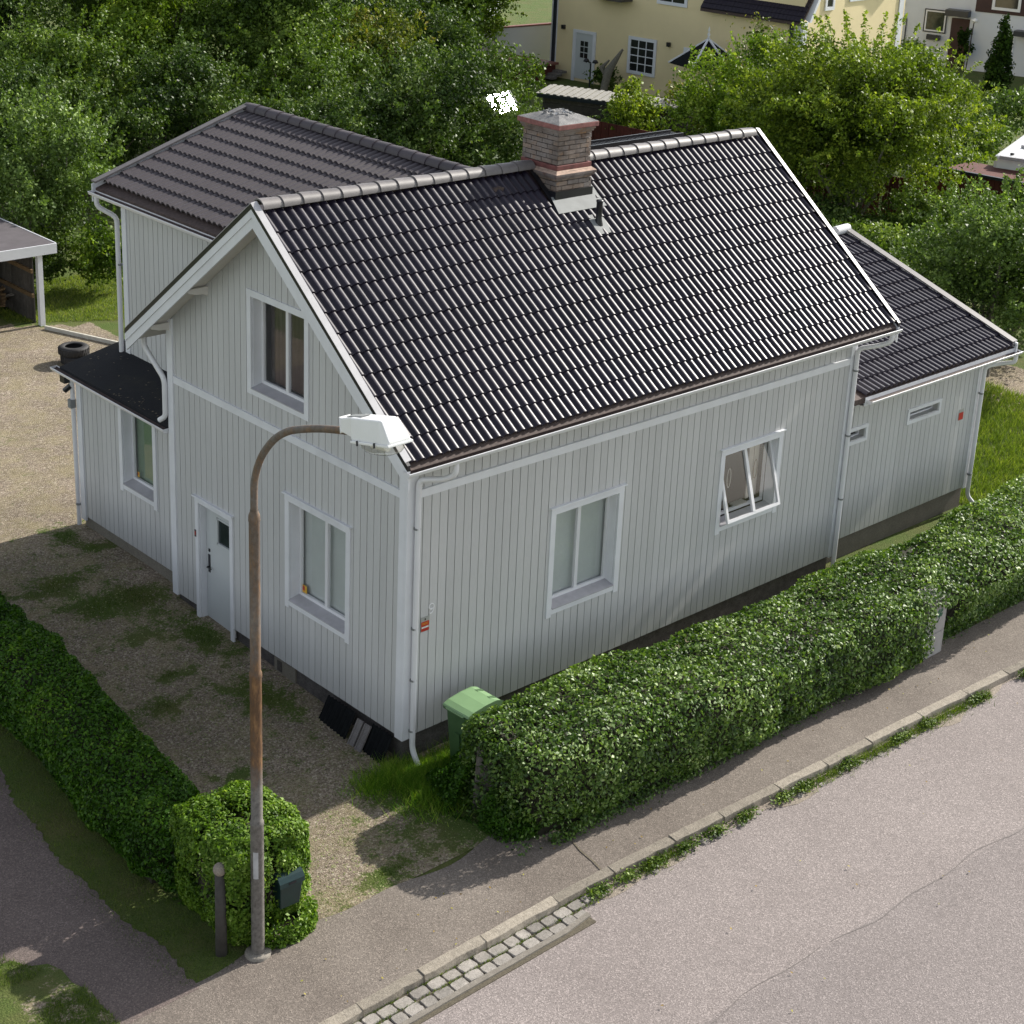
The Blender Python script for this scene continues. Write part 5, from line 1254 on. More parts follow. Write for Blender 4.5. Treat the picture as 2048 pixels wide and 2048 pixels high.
# mailbox on the bush side of the lamp
mx, my, mz = -3.40, -2.04, .37
mbx = thing('mailbox', 'dark green mailbox with sloping lid against the bush beside the street lamp', 'mailbox', (mx, my, -.45))
RT = Matrix.Translation((mx, my, mz)) @ Matrix.Rotation(R(-4), 4, 'Z') @ Matrix.Diagonal((.82, .82, .88, 1))
def rot(pts): return [tuple(RT @ Vector(p)) for p in pts]
mb = MB(); mb.hexa(rot([(-.16, -.10, -.40), (.16, -.10, -.40), (.16, .09, -.40), (-.16, .09, -.40)]), rot([(-.19, -.15, .0), (.19, -.15, .0), (.19, .12, .0), (-.19, .12, .0)])); part('box', mb, M['mailbox'], mbx, bevel=.012)
prof = [(-.175, -.025), (-.165, .04), (-.12, .10), (-.04, .135), (.06, .135), (.13, .10), (.135, -.0)]; vs = []
for x in (-.205, .205): vs += [(x, y, z) for y, z in prof]
k = len(prof); mb = MB(); mb.add(rot(vs), [(i, i+1, k+i+1, k+i) for i in range(k-1)], False); mb.add(rot(vs), [tuple(range(k)), tuple(range(k, 2*k))]); part('lid', mb, M['mailbox'], mbx, bevel=.006)
mb = MB(); mb.hexa(rot([(-.06, -.178, .0), (.06, -.178, .0), (.06, -.172, .0), (-.06, -.172, .0)]), rot([(-.06, -.176, .03), (.06, -.176, .03), (.06, -.17, .03), (-.06, -.17, .03)])); part('handle', mb, M['black_metal'], mbx)
mb = MB(); mb.bar((mx, my+.12, -.5), (mx, my+.12, .45), .06, .06); part('post', mb, M['post_dark'], mbx)
# post with stone ball
bp_ = thing('gate_post', 'dark post with round stone cap standing in the bush left of the street lamp', 'post', (-4.17, -1.76, -.45))
part('shaft', MB().lathe([(0, -.1), (.070, -.1), (.062, 1.12), (0, 1.12)], (-4.18, -1.84, -.45), 14), M['post_dark'], bp_)
part('cap', MB().lathe([(.0, 1.10)]+[(.082*math.cos(a), 1.185+.082*math.sin(a)) for a in np.linspace(-1.2, 1.57, 9)], (-4.18, -1.84, -.45), 16), M['granite_ball'], bp_)

# wheelie bin
bin_ = thing('wheelie_bin', 'green wheelie bin with pale lid between the hedge and the house corner', 'bin', (.60, -.60, -.45))
BT = Matrix.Translation((.76, -.60, -.45)) @ Matrix.Rotation(R(2), 4, 'Z') @ Matrix.Diagonal((.90, .90, .99, 1))
def bt(pts): return [tuple(BT @ Vector(p)) for p in pts]
# front of the bin faces -x
mb = MB(); mb.hexa(bt([(-.24, -.22, .04), (.20, -.22, .04), (.20, .22, .04), (-.24, .22, .04)]), bt([(-.32, -.27, .98), (.30, -.27, .98), (.30, .27, .98), (-.32, .27, .98)])); body = part('body', mb, M['bin_green'], bin_, bevel=.03)
mb = MB(); mb.hexa(bt([(-.355, -.30, .93), (.32, -.30, .93), (.32, .30, .93), (-.355, .30, .93)]), bt([(-.36, -.305, .985), (.32, -.305, .985), (.32, .305, .985), (-.36, .305, .985)])); part('rim', mb, M['bin_green'], bin_, bevel=.012)
mb = MB(); prof = [(-.37, .987), (-.36, 1.01), (-.25, 1.045), (0, 1.075), (.22, 1.08), (.32, 1.05), (.36, 1.03), (.36, .987)]; k = len(prof)
vs = [(x, s_*.30, z) for s_ in (-1, 1) for x, z in prof]; mb.add(bt(vs), [(i, i+1, k+i+1, k+i) for i in range(k-1)]+[tuple(range(k)), tuple(range(k, 2*k))]); part('lid', mb, M['bin_lid'], bin_, bevel=.012)
for sx in (-.14, .14):
    mb = MB(); mb.hexa(bt([(.20, sx-.035, 1.079), (.33, sx-.035, 1.05), (.33, sx+.035, 1.05), (.20, sx+.035, 1.079)]), bt([(.20, sx-.035, 1.084), (.33, sx-.035, 1.056), (.33, sx+.035, 1.056), (.20, sx+.035, 1.084)])); part('lid_slot', mb, M['bin_green'], bin_)
mb = MB(); mb.hexa(bt([(-.375, -.2, .955), (-.365, -.2, .955), (-.365, .2, .955), (-.375, .2, .955)]), bt([(-.40, -.2, .985), (-.36, -.2, .985), (-.36, .2, .985), (-.40, .2, .985)])); part('handle_lip', mb, M['bin_lid'], bin_)
for yy in (-.24, .24):
    mb = MB(); mb.tube(bt([(.22, yy-.03, .10), (.22, yy+.03, .10)]), .10, 14); part('wheel', mb, M['rubber'], bin_)
mb = MB(); mb.hexa(bt([(-.285, -.05, .3), (-.262, -.05, .3), (-.262, .05, .3), (-.285, .05, .3)]), bt([(-.325, -.05, .62), (-.30, -.05, .62), (-.30, .05, .62), (-.325, .05, .62)])); part('front_rib', mb, M['bin_green'], body)

# old grey board stuck in the end of the hedge
bd = MB(); bd.hexa([(.00, -1.50, -.6), (.17, -1.66, -.6), (.20, -1.63, -.6), (.03, -1.47, -.6)], [(.13, -1.42, .47), (.31, -1.59, .42), (.34, -1.56, .42), (.16, -1.39, .47)])
tag(part('wooden_board', bd, M['old_wood'], bevel=.006), 'upright weathered grey board standing in the left end of the hedge', 'board')

# electrical cabinet let into the hedge
cab = thing('cabinet', 'pale grey utility cabinet with green clover emblem recessed in the hedge', 'cabinet', (8.90, -2.75, -.45))
cx0, cx1, cy0, cy1 = 8.45, 9.00, -2.95, -2.58
part('body', MB().box(cx0, cx1, cy0, cy1, -.5, .58), M['cabinet'], cab, bevel=.008)
part('roof', MB().hexa([(cx0-.02, cy0-.02, .582), (cx1+.02, cy0-.02, .582), (cx1+.02, cy1+.02, .582), (cx0-.02, cy1+.02, .582)], [(cx0-.02, cy0-.02, .60), (cx1+.02, cy0-.02, .60), (cx1+.02, cy1+.02, .64), (cx0-.02, cy1+.02, .64)]), M['cabinet'], cab)
part('door', MB().box(cx0+.02, cx1-.02, cy0-.012, cy0-.001, .02, .56), M['cabinet'], cab)
part('lower_panel', MB().box(cx0+.02, cx1-.02, cy0-.012, cy0-.001, -.42, -.02), M['cabinet'], cab)
mb = MB()
cc = (8.80, .34)
for k in range(4):
    a = R(45+90*k); q = []
    for j in range(9):
        t = -1+2*j/8; rad = .092*(1-.25*abs(t)**2)*(1.0 if j != 4 else .86); q.append((cc[0]+math.cos(a+t*.62)*rad, cc[1]+math.sin(a+t*.62)*rad))
    q.append(cc); mb.add([(x, cy0-.0135, z) for x, z in q], [tuple(range(len(q)))])
mb.tube([(8.80, cy0-.014, .34), (8.79, cy0-.014, .25), (8.75, cy0-.014, .18)], .007, 5)
part('clover_emblem', mb, paint('emblem_green', (.03, .11, .06), .2, 10, .6), cab)

# black roof sheets and two grey tiles leaning against the plinth
def corr(x0, y0, y1, ztop, zbot, lean, nw, mat, amp=.012):
    mb = MB(); n = nw*6; vs = []
    for (z, xo) in ((zbot, lean), (ztop, .0)):
        for i in range(n+1): vs.append((x0-xo-amp*math.sin(2*math.pi*i/6), y0+(y1-y0)*i/n, z))
    mb.add(vs, [(i, i+1, n+2+i, n+1+i) for i in range(n)], True); mb.add([(v[0]+.006, v[1], v[2]) for v in vs], [(i, i+1, n+2+i, n+1+i) for i in range(n)], True); return mb
tag(part("corrugated_sheet", corr(-.08, .96, 1.62, -.02, -.42, .22, 8, M['corr_black']), None), 'black corrugated sheet leaning on the plinth left of two grey tiles', 'roof sheet').data.materials.append(M['corr_black'])
tag(part("corrugated_sheet", corr(-.06, .14, .60, -.03, -.46, .22, 6, M['corr_black']), None), 'black corrugated sheet leaning on the plinth between the grey tiles and the corner', 'roof sheet').data.materials.append(M['corr_black'])
for i, y in enumerate((.80, .63)):
    mb = MB(); mb.hexa([(-.33, y-.06, -.44), (-.33, y+.07, -.44), (-.30, y+.07, -.45), (-.30, y-.06, -.45)], [(-.12, y-.06, -.05), (-.12, y+.07, -.05), (-.09, y+.07, -.06), (-.09, y-.06, -.06)])
    mb.bar((-.325, y+.05, -.43), (-.115, y+.05, -.045), .025, .03)
    tag(part('roof_tile', mb, M['corr_grey'], bevel=.005), ('left' if i == 0 else 'right')+' one of two grey concrete tiles leaning on the plinth', 'roof tile')

# tyres stacked on the gravel
def tyre(z, dx, dy, label):
    prof = [(.185, .02), (.20, .0), (.29, .0), (.325, .03), (.335, .10), (.325, .17), (.29, .20), (.20, .20), (.185, .18), (.22, .15), (.24, .10), (.22, .05), (.185, .02)]
    c_ = (4.33+dx, 16.95+dy, gz(0, 17)+.015+z); t = thing('tyre', label, 'tyre', c_, 'tyres stacked behind the annex')
    part('tread', MB().lathe(prof, c_, 26), M['rubber'], t)
    mb = MB()
    for k in range(30): a = 2*math.pi*k/30; mb.bar((c_[0]+.334*math.cos(a), c_[1]+.334*math.sin(a), c_[2]+.03), (c_[0]+.334*math.cos(a+.08), c_[1]+.334*math.sin(a+.08), c_[2]+.17), .02, .008, (math.cos(a), math.sin(a), 0))
    part('tread_blocks', mb, M['rubber'], t)
tyre(0, .02, -.03, 'lower of the two stacked tyres behind the annex roof'); tyre(.2, -.01, .01, 'upper of the two stacked tyres behind the annex roof')
# timber edging between gravel and lawn
mb = MB(); mb.bar((4.95, 19.45, gz(0, 19)+.04), (6.3, 15.9, gz(0, 16)+.04), .05, .12)
tag(part('edging_board', mb, paint('pale_edging', (.5, .48, .42), .15, 8, .8)), 'pale timber edging between the gravel yard and the lawn', 'edging')

# carport
cp = thing('carport', 'open carport with white fascia and grey felt roof at the left edge', 'carport', (2.5, 22, -.1))
tz = 1.86
mb = MB(); mb.hexa([(-2.5, 19.62, tz-.02), (5.39, 19.62, tz-.02), (5.39, 24.5, tz-.02), (-2.5, 24.5, tz-.02)], [(-2.5, 19.62, tz+.03), (5.39, 19.62, tz+.03), (5.39, 24.5, tz+.03), (-2.5, 24.5, tz+.03)]); part('roof', mb, paint('grey_mineral_felt', (.085, .075, .082), .15, 3, .9, bump=.3), cp)
mb = MB().box(-2.5, 5.41, 19.58, 19.615, tz-.20, tz+.035); part('fascia', mb, tr, cp)
mb = MB().hexa([(5.395, 19.62, tz-.16), (5.42, 19.62, tz-.16), (5.42, 24.5, tz-.16), (5.395, 24.5, tz-.16)], [(5.395, 19.62, tz+.04), (5.42, 19.62, tz+.04), (5.42, 24.5, tz+.04), (5.395, 24.5, tz+.04)]); part('fascia', mb, tr, cp)
for (x, y) in ((5.03, 19.75), (1.2, 19.75), (4.95, 23.9)):
    part('post', MB().box(x-.06, x+.06, y-.06, y+.06, -.12, tz-.02), tr, cp)
part('inner_post', MB().box(4.55, 4.65, 21.6, 21.7, -.12, tz-.03), M['old_wood'], cp)
for k in range(26): part('wall_plank', MB().box(4.98, 5.01, 20.0+k*.155, 20.145+k*.155, -.1, tz-.03), M['dark_wood'], cp)
part('back_wall', MB().box(-2.5, 4.97, 24.0, 24.1, -.1, 1.8), M['dark_wood'], cp)
for z in (.55, 1.15, 1.62): part('rail', MB().box(4.92, 4.975, 19.95, 24, z, z+.09), M['wood_brown'], cp)
lum_ = thing('lumber_pile', 'heap of old boards and timber inside the carport', 'lumber', (4.0, 21.0, -.1))
for k in range(26):
    x, y, a, z = rnd.uniform(3.0, 4.7), rnd.uniform(20.2, 22.2), rnd.uniform(-1.2, 1.2), rnd.uniform(0, .45); l = rnd.uniform(.6, 1.3)
    mb = MB(); mb.bar((x-math.cos(a)*l/2, y-math.sin(a)*l/2, z-.05+rnd.uniform(-.05, .12)), (x+math.cos(a)*l/2, y+math.sin(a)*l/2, z+rnd.uniform(-.05, .25)), .12, .03); part('board', mb, M['wood_brown' if k % 2 else 'old_wood'], lum_)

# ================================================================== HOUSES BEYOND
yd = Vector((.12468, -.99220, 0)); yn = Vector((-.99220, -.12468, 0)); yo = Vector((41.22, 39.05, 0))
def P_y1(t, z, o): q = yo+yd*t+yn*o; return (q.x, q.y, z)
c2 = yo+yd*11.76; yd2 = -yn
def P_y2(t, z, o): q = c2+yd2*t+yd*o; return (q.x, q.y, z)
yh = thing('house', 'yellow rendered house with black tiled low roof and white door beyond the garden', 'house', (46, 33, -.1))
mb = MB(); a = [yo+yd*-1.31, yo+yd*11.76, c2+yd2*8.6, yo+yd*-1.31+yd2*8.6]
mb.hexa([(p.x, p.y, -.6) for p in a], [(p.x, p.y, 6.4) for p in a]); part('wall', mb, M['yellow'], yh)
def yroof(P, t0, t1, o0, z0, o1, z1, th=.12):
    mb = MB(); mb.hexa([P(t0, z0-th, o0), P(t1, z0-th, o0), P(t1, z1-th, o1), P(t0, z1-th, o1)], [P(t0, z0, o0), P(t1, z0, o0), P(t1, z1, o1), P(t0, z1, o1)]); return mb
ar = part('roof', yroof(P_y1, -1.8, 12.4, .55, 6.3, -4.3, 9.6), M['tile'], yh)
part('roof', yroof(P_y1, -1.8, 12.4, -9.3, 6.3, -4.3, 9.6), M['tile'], yh)
# porch wing: a low black roof in front of the right half
cr = part('low_roof', yroof(P_y1, 6.95, 11.95, .42, 4.0, -.6, 5.3), M['gutter_in'], yh)
mb = MB()
for r_ in range(6):
    for c_ in range(26):
        t = 6.97+c_*.191; o_ = .44-r_*.15; z = 4.02+r_*.191
        mb.hexa([P_y1(t, z-.01, o_), P_y1(t+.18, z-.01, o_), P_y1(t+.18, z+.18, o_-.15), P_y1(t, z+.18, o_-.15)], [P_y1(t, z+.04, o_+.01), P_y1(t+.18, z+.04, o_+.01), P_y1(t+.18, z+.20, o_-.14), P_y1(t, z+.20, o_-.14)])
part('roof_tiles', mb, M['tile'], cr, kind='stuff')
mb = MB(); mb.hexa([P_y2(-.02, 4.0, .30), P_y2(.15, 4.0, .30), P_y2(1.6, 6.3, .30), P_y2(1.43, 6.3, .30)], [P_y2(-.02, 4.12, .02), P_y2(.15, 4.12, .02), P_y2(1.6, 6.42, .02), P_y2(1.43, 6.42, .02)]); part('barge_board', mb, tr, yh)
def ybox(name, P, t0, t1, z0, z1, o0, o1, mat, parent=yh): mb = MB(); bx(mb, P, t0, t1, z0, z1, o0, o1); return part(name, mb, mat, parent)
ybox('corner_board', P_y1, -1.36, -1.02, -.1, 6.3, .01, .05, tr); ybox('corner_board', P_y1, 11.40, 11.78, -.1, 3.95, .01, .05, tr)
ybox('corner_board', P_y2, -.02, .30, -.1, 4.0, .01, .05, tr); ybox('corner_board', P_y2, 8.0, 8.4, -.1, 6.0, .01, .05, tr)
ybox('downpipe', P_y1, -1.20, -1.06, -.1, 6.3, .06, .15, M['navy']); ybox('downpipe', P_y1, 11.22, 11.36, -.1, 3.9, .06, .16, M['navy'])
def ywin(P, t0, t1, z0, z1, nx, nz, parent=yh, cas=.14, mat=None, pane=None):
    mb = MB()
    for b in ((t0, t0+cas, z0, z1), (t1-cas, t1, z0, z1), (t0+cas, t1-cas, z0, z0+cas), (t0+cas, t1-cas, z1-cas, z1)): bx(mb, P, *b, .01, .06)
    wn = part('window', mb, mat or tr, parent); a, b, c_, d = t0+cas, t1-cas, z0+cas, z1-cas
    mb = MB(); bx(mb, P, a, b, c_, d, .005, .02); part('pane', mb, pane or M['win_dark'], wn); mb = MB()
    for k in range(1, nx): t = a+(b-a)*k/nx; bx(mb, P, t-.02, t+.02, c_, d, .021, .04)
    for k in range(1, nz): z = c_+(d-c_)*k/nz; bx(mb, P, a, b, z-.02, z+.02, .021, .038)
    if mb.v: part('glazing_bar', mb, mat or tr, wn)
    return wn
ywin(P_y1, 3.03, 4.56, .68, 2.30, 3, 4); ywin(P_y1, 4.42, 6.0, 3.86, 5.2, 2, 2); ywin(P_y1, 6.0, 6.7, 1.4, 2.2, 1, 1); ywin(P_y1, 8.6, 10.6, 1.0, 1.9, 3, 1)
ywin(P_y2, 1.55, 2.30, 4.35, 6.2, 1, 2); ywin(P_y2, 3.55, 5.15, 4.6, 6.3, 3, 2); ywin(P_y2, 6.45, 7.15, 4.9, 6.3, 1, 2)
ybox('balcony', P_y1, 1.2, 3.1, 3.78, 3.9, .02, .9, M['dark_wood'])
yd_ = ybox('door_casing', P_y1, -.06, 1.23, 2.06, 2.19, .01, .07, tr); ybox('door_casing', P_y1, -.06, .10, -.1, 2.06, .01, .07, tr); ybox('door_casing', P_y1, 1.07, 1.23, -.1, 2.06, .01, .07, tr)
dd = ybox('door', P_y1, .10, 1.07, .03, 2.06, .01, .035, M['door'])
for i in range(2):
    for j in range(3): ybox('door_pane', P_y1, .38+i*.23, .57+i*.23, .98+j*.26, 1.20+j*.26, .036, .045, M['win_dark'], dd)
ybox('door_handle', P_y1, .90, 1.03, .82, .86, .036, .09, M['black_metal'], dd)
for t in (-.62, 5.22): ybox('wall_lamp', P_y1, t-.07, t+.07, 2.12, 2.30, .01, .16, M['black_metal'])
# deck, steps and spa box at its left corner
st_ = thing('steps', 'wooden steps down from the deck to the white door', 'steps', P_y1(-.6, -.1, 1.2))
for k in range(3): ybox('step', P_y1, -1.9+k*.3, -.2, -.1+.30-k*.1, .0+.30-k*.1, .2+k*.35, .55+k*.35, M['old_wood'], st_)
dk = thing('deck_box', 'red-brown wooden deck box at the left corner of the yellow house', 'deck', P_y1(-2.0, -.1, 1.0))
ybox('side', P_y1, -4.4, -.75, -.1, .52, .35, 2.6, M['red_wood'], dk); ybox('top', P_y1, -4.5, -.65, .525, .62, .25, 2.7, M['deck'], dk)
ww = thing('garden_wall', 'white garden wall running left from the yellow house', 'wall', (40.5, 42.2, -.1))
mb = MB(); mb.bar((43.0, 42.35, .85), (35.5, 43.3, .65), .15, 2.0); part('wall', mb, M['white_render'], ww); mb = MB(); mb.bar((43.0, 42.35, 1.90), (35.5, 43.3, 1.70), .25, .06); part('coping', mb, M['deck'], ww)
ml_ = thing('garden_lamp', 'twin-headed dark garden lamp in front of the yellow wall', 'lamp', P_y1(1.6, -.1, .8))
mb = MB(); q = P_y1(1.6, 0, .8); mb.tube([(q[0], q[1], -.1), (q[0], q[1], .95)], .035, 8); part('post', mb, M['navy'], ml_)
for s_ in (-.25, .25): q = P_y1(1.6+s_, .98, .8); part('lamp_head', MB().lathe([(0, .16), (.08, .14), (.15, .02), (.06, .0), (0, -.05)], q, 10), M['black_metal'], ml_)
# driftwood trunk in front of the window
dwt = MB(); q0, q1, q2 = P_y1(2.9, -.1, 1.5), P_y1(3.1, .9, 1.45), P_y1(3.75, 1.9, 1.4); dwt.tube([q0, q1, q2], [.16, .19, .05], 8); dwt.tube([P_y1(3.0, .6, 1.45), P_y1(2.75, 1.0, 1.5), P_y1(3.1, 1.35, 1.45)], [.1, .12, .04], 8)
tag(part('driftwood_trunk', dwt, M['bark_pale']), 'grey leaning driftwood trunk in front of the lattice window', 'trunk')
# gazebo
gzb = thing('gazebo', 'small pavilion with dark pyramid roof and white finial', 'gazebo', (40.5, 30.5, -.1))
gc = Vector((40.5, 30.5, 0)); mb = MB(); q = [gc+Vector((math.cos(a)*1.6, math.sin(a)*1.6, 1.95)) for a in np.linspace(.35, .35+2*math.pi, 7)[:-1]]
mb.add([tuple(p) for p in q]+[(gc.x, gc.y, 3.0)], [(i, (i+1) % 6, 6) for i in range(6)]+[tuple(range(6))]); part('roof', mb, M['corr_black'], gzb)
mb = MB()
for p in q: mb.bar(tuple(p+Vector((0, 0, .02))), (gc.x, gc.y, 3.02), .08, .05)
part('hip_rib', mb, tr, gzb); part('finial', MB().lathe([(.0, 0), (.09, .0), (.03, .12), (.07, .2), (.02, .3), (.05, .38), (0, .55)], (gc.x, gc.y, 2.98), 10), tr, gzb)
for p in q: part('post', MB().bar((p.x*.93+gc.x*.07, p.y*.93+gc.y*.07, -.1), (p.x*.93+gc.x*.07, p.y*.93+gc.y*.07, 1.98), .1, .1), tr, gzb)
# low shed with grey corrugated roof
sh = thing('shed', 'low dark timber shed with grey corrugated roof behind the chimney', 'shed', (30.5, 28, -.1))
a, b = Vector((28.6, 28.1, 0)), Vector((31.0, 22.8, 0)); d = (b-a).normalized(); n_ = Vector((-d.y, d.x, 0)); n_ = n_ if n_.x > 0 else -n_
def P_s(t, z, o): q = a+d*t-n_*o; return (q.x, q.y, z)
Ls = (b-a).length
for k in range(9): mb = MB(); bx(mb, P_s, .2, Ls-.2, -.1+k*.24, .13+k*.24, -.25, -.20+.01*(k % 2)); part('wall_plank', mb, M['dark_wood'], sh)
part('wall', yroof(P_s, .25, Ls-.25, -.26, 2.0, -1.1, 2.0, 2.1), M['dark_wood'], sh)
mb = MB(); nc_ = 44
for i in range(nc_): t = Ls*i/nc_; h = .03 if i % 2 else 0; mb.hexa([P_s(t, 2.14+h-.02, .0), P_s(t+Ls/nc_, 2.14+h-.02, .0), P_s(t+Ls/nc_, 2.25+h-.02, -1.35), P_s(t, 2.25+h-.02, -1.35)], [P_s(t, 2.14+h, .0), P_s(t+Ls/nc_, 2.14+h, .0), P_s(t+Ls/nc_, 2.25+h, -1.35), P_s(t, 2.25+h, -1.35)])
part('roof_sheet', mb, M['grey_sheet'], sh)
mb = MB(); bx(mb, P_s, -.02, Ls+.02, 2.0, 2.12, -.05, .01); part('fascia', mb, M['navy'], sh)
# red fence behind the trees
rf = thing('fence', 'dark red plank fence running behind the trees on the right', 'fence', (30.2, 20, -.1))
fp = [(28.2, 25.6), (28.9, 20.5), (30.3, 14.0), (30.9, 12.6)]
for (p, q) in zip(fp[:-1], fp[1:]):
    p, q = Vector((*p, 0)), Vector((*q, 0)); d = (q-p); n = int(d.length/.16); d.normalize()
    for k in range(n):
        a_ = p+d*(k*.16); b_ = a_+d*.145; mb = MB(); o_ = .012*(k % 2); mb.hexa([(a_.x+o_, a_.y, -.12), (b_.x+o_, b_.y, -.12), (b_.x+.03+o_, b_.y, -.12), (a_.x+.03+o_, a_.y, -.12)], [(a_.x+o_, a_.y, 1.75), (b_.x+o_, b_.y, 1.75), (b_.x+.03+o_, b_.y, 1.75), (a_.x+.03+o_, a_.y, 1.75)]); part('plank', mb, M['red_wood'], rf)
    part('rail', MB().bar(tuple(p+Vector((.06, 0, 1.4))), tuple(q+Vector((.06, 0, 1.4))), .05, .1), M['red_wood'], rf)
    part('rail', MB().bar(tuple(p+Vector((.06, 0, .4))), tuple(q+Vector((.06, 0, .4))), .05, .1), M['red_wood'], rf)
# camper and the red outhouse in front of it
oh = thing('outhouse', 'dark red wooden outhouse below the white camper at the right edge', 'outhouse', (32.3, 9.5, -.1))
a = Vector((31.6, 12.9, 0)); d = Vector((.16, -.987, 0)).normalized()
for k in range(44):
    t = k*.17; p = a+d*t; q = a+d*(t+.155); part('wall_plank', MB().hexa([(p.x, p.y, -.1), (q.x, q.y, -.1), (q.x+.03, q.y, -.1), (p.x+.03, p.y, -.1)], [(p.x, p.y, 2.0), (q.x, q.y, 2.0), (q.x+.03, q.y, 2.0), (p.x+.03, p.y, 2.0)]), M['red_wood'], oh)
mb = MB(); q = a+d*7.5; mb.hexa([(a.x+.04, a.y, -.1), (q.x+.04, q.y, -.1), (q.x+2, q.y+.2, -.1), (a.x+2, a.y+.2, -.1)], [(a.x+.04, a.y, 2.0), (q.x+.04, q.y, 2.0), (q.x+2, q.y+.2, 2.0), (a.x+2, a.y+.2, 2.0)]); part('wall', mb, M['red_wood'], oh)
part('roof_edge', MB().bar((a.x-.06, a.y+.1, 2.06), (q.x-.06, q.y, 2.06), .1, .09), M['navy'], oh)
cm = thing('camper', 'white camper with roof hatches behind the red outhouse', 'camper', (36, 12, -.1))
a = Vector((33.5, 12.2, 0)); n2 = Vector((.94, .34, 0)); d = Vector((.34, -.94, 0))
q = [a, a+d*3.2, a+d*3.2+n2*5.2, a+n2*5.2]
part('body', MB().hexa([(p.x, p.y, .5) for p in q], [(p.x, p.y, 2.40) for p in q]), M['camper'], cm, bevel=.12)
for t in (.9, 2.2): p = a+d*t+n2*1.9; part('roof_hatch', MB().box(p.x-.3, p.x+.3, p.y-.35, p.y+.35, 2.405, 2.50), M['sill'], cm, bevel=.02)
for t in (.5, 1.0, 1.5, 2.0): p = a+d*t+n2*.35; part('rail_foot', MB().box(p.x-.05, p.x+.05, p.y-.05, p.y+.05, 2.405, 2.47), M['black_metal'], cm)
mb = MB(); p0, p1 = a-n2*.06+d*.2, a-n2*.06+d*3.1; mb.bar((p0.x, p0.y, 2.36), (p1.x, p1.y, 2.36), .10, .10); part('awning_case', mb, M['sill'], cm)
for t in (.3, 2.9): p = a+d*t+n2*2.6; part('wheel', MB().tube([(p.x-.05, p.y, .25), (p.x+.2, p.y+.03, .25)], .33, 14), M['rubber'], cm)

# row house upper right
wd_ = Vector((.342, -.9397, 0)).normalized(); wn_ = Vector((-.9397, -.342, 0)); wo_ = Vector((62.81, 32.35, 0))
def P_w(t, z, o): q = wo_+wd_*t+wn_*o; return (q.x, q.y, z)
def P_w2(t, z, o): return P_w(t, z, o+.31)
def P_w3(t, z, o): return P_w(t, z, o+.25)
rh = thing('row_house', 'pale blue-white row house with brown upper panel and brown doors', 'house', (66, 30, -.1))
mb = MB(); bx(mb, P_w, -4.2, 0, -.6, 6.2, -8, 0); part('wall', mb, M['white_render'], rh)
mb = MB(); bx(mb, P_w, .002, 10, -.6, 6.2, -8, .25); part('wall', mb, M['white_render'], rh)
ybox('side_panel', P_w, -4.7, -4.21, -.6, 6.0, -8, .02, M['brown_panel'], rh)
ybox('upper_panel', P_w, .20, 10, 2.87, 5.8, .251, .30, M['brown_panel'], rh)
part('roof', yroof(P_w, -5.2, 10.5, .9, 6.2, -4, 8.6), M['tile'], rh); part('roof', yroof(P_w, -5.2, 10.5, -8.9, 6.2, -4, 8.6), M['tile'], rh)
M['pane_green'] = paint('painted_green_reflection', (.07, .085, .06), .6, 2.5, .1)  # green of mirrored foliage put into the pane colour
ywin(P_w, -2.42, -1.24, 1.55, 2.72, 1, 1, rh, .05, M['navy'], M['pane_green']); ywin(P_w, -2.36, -1.30, 1.61, 2.66, 1, 1, rh, .07, tr, M['pane_green'])
ybox('flower_box', P_w, -2.15, -1.45, 1.2, 1.45, .02, .25, M['leafy_box'], rh) if 'leafy_box' in M else ybox('flower_box', P_w, -2.15, -1.45, 1.2, 1.45, .02, .25, M['navy'], rh)
ywin(P_w2, 1.02, 2.45, 3.05, 4.5, 1, 1, rh, .14, tr); ywin(P_w3, 1.75, 2.35, .85, 2.0, 1, 1, rh, .06, tr)
ybox('door', P_w, -.98, -.02, -.1, 2.4, .01, .08, M['brown_panel'], rh)
ybox('canopy', P_w, -1.2, -.01, 2.55, 2.85, .01, .8, M['navy'], rh); ybox('canopy', P_w3, 2.4, 3.6, 1.95, 2.2, .01, .8, M['navy'], rh)
ybox('hatch_frame', P_w, -4.0, -3.95, .8, 2.05, .01, .06, M['navy'], rh); ybox('hatch_frame', P_w, -3.35, -3.30, .8, 2.05, .01, .06, M['navy'], rh); ybox('hatch_frame', P_w, -4.0, -3.30, 2.055, 2.11, .01, .06, M['navy'], rh)
part('round_vent', MB().tube([P_w(-3.61, 2.86, 0), P_w(-3.61, 2.86, .1)], .11, 14), M['navy'], rh)
bh_ = thing('lane_lamp', 'thin dark lamp post with white head before the row house', 'lamp post', P_w(.30, -.1, 1.2))
part('post', MB().tube([P_w(.30, -.1, 1.2), P_w(.42, 2.45, 1.2)], .03, 8), M['post_dark'], bh_); part('lamp_head', MB().lathe([(0, .22), (.15, .16), (.17, .07), (.09, .0), (0, 0)], P_w(.46, 2.42, 1.2), 12), M['lamp_white'], bh_)
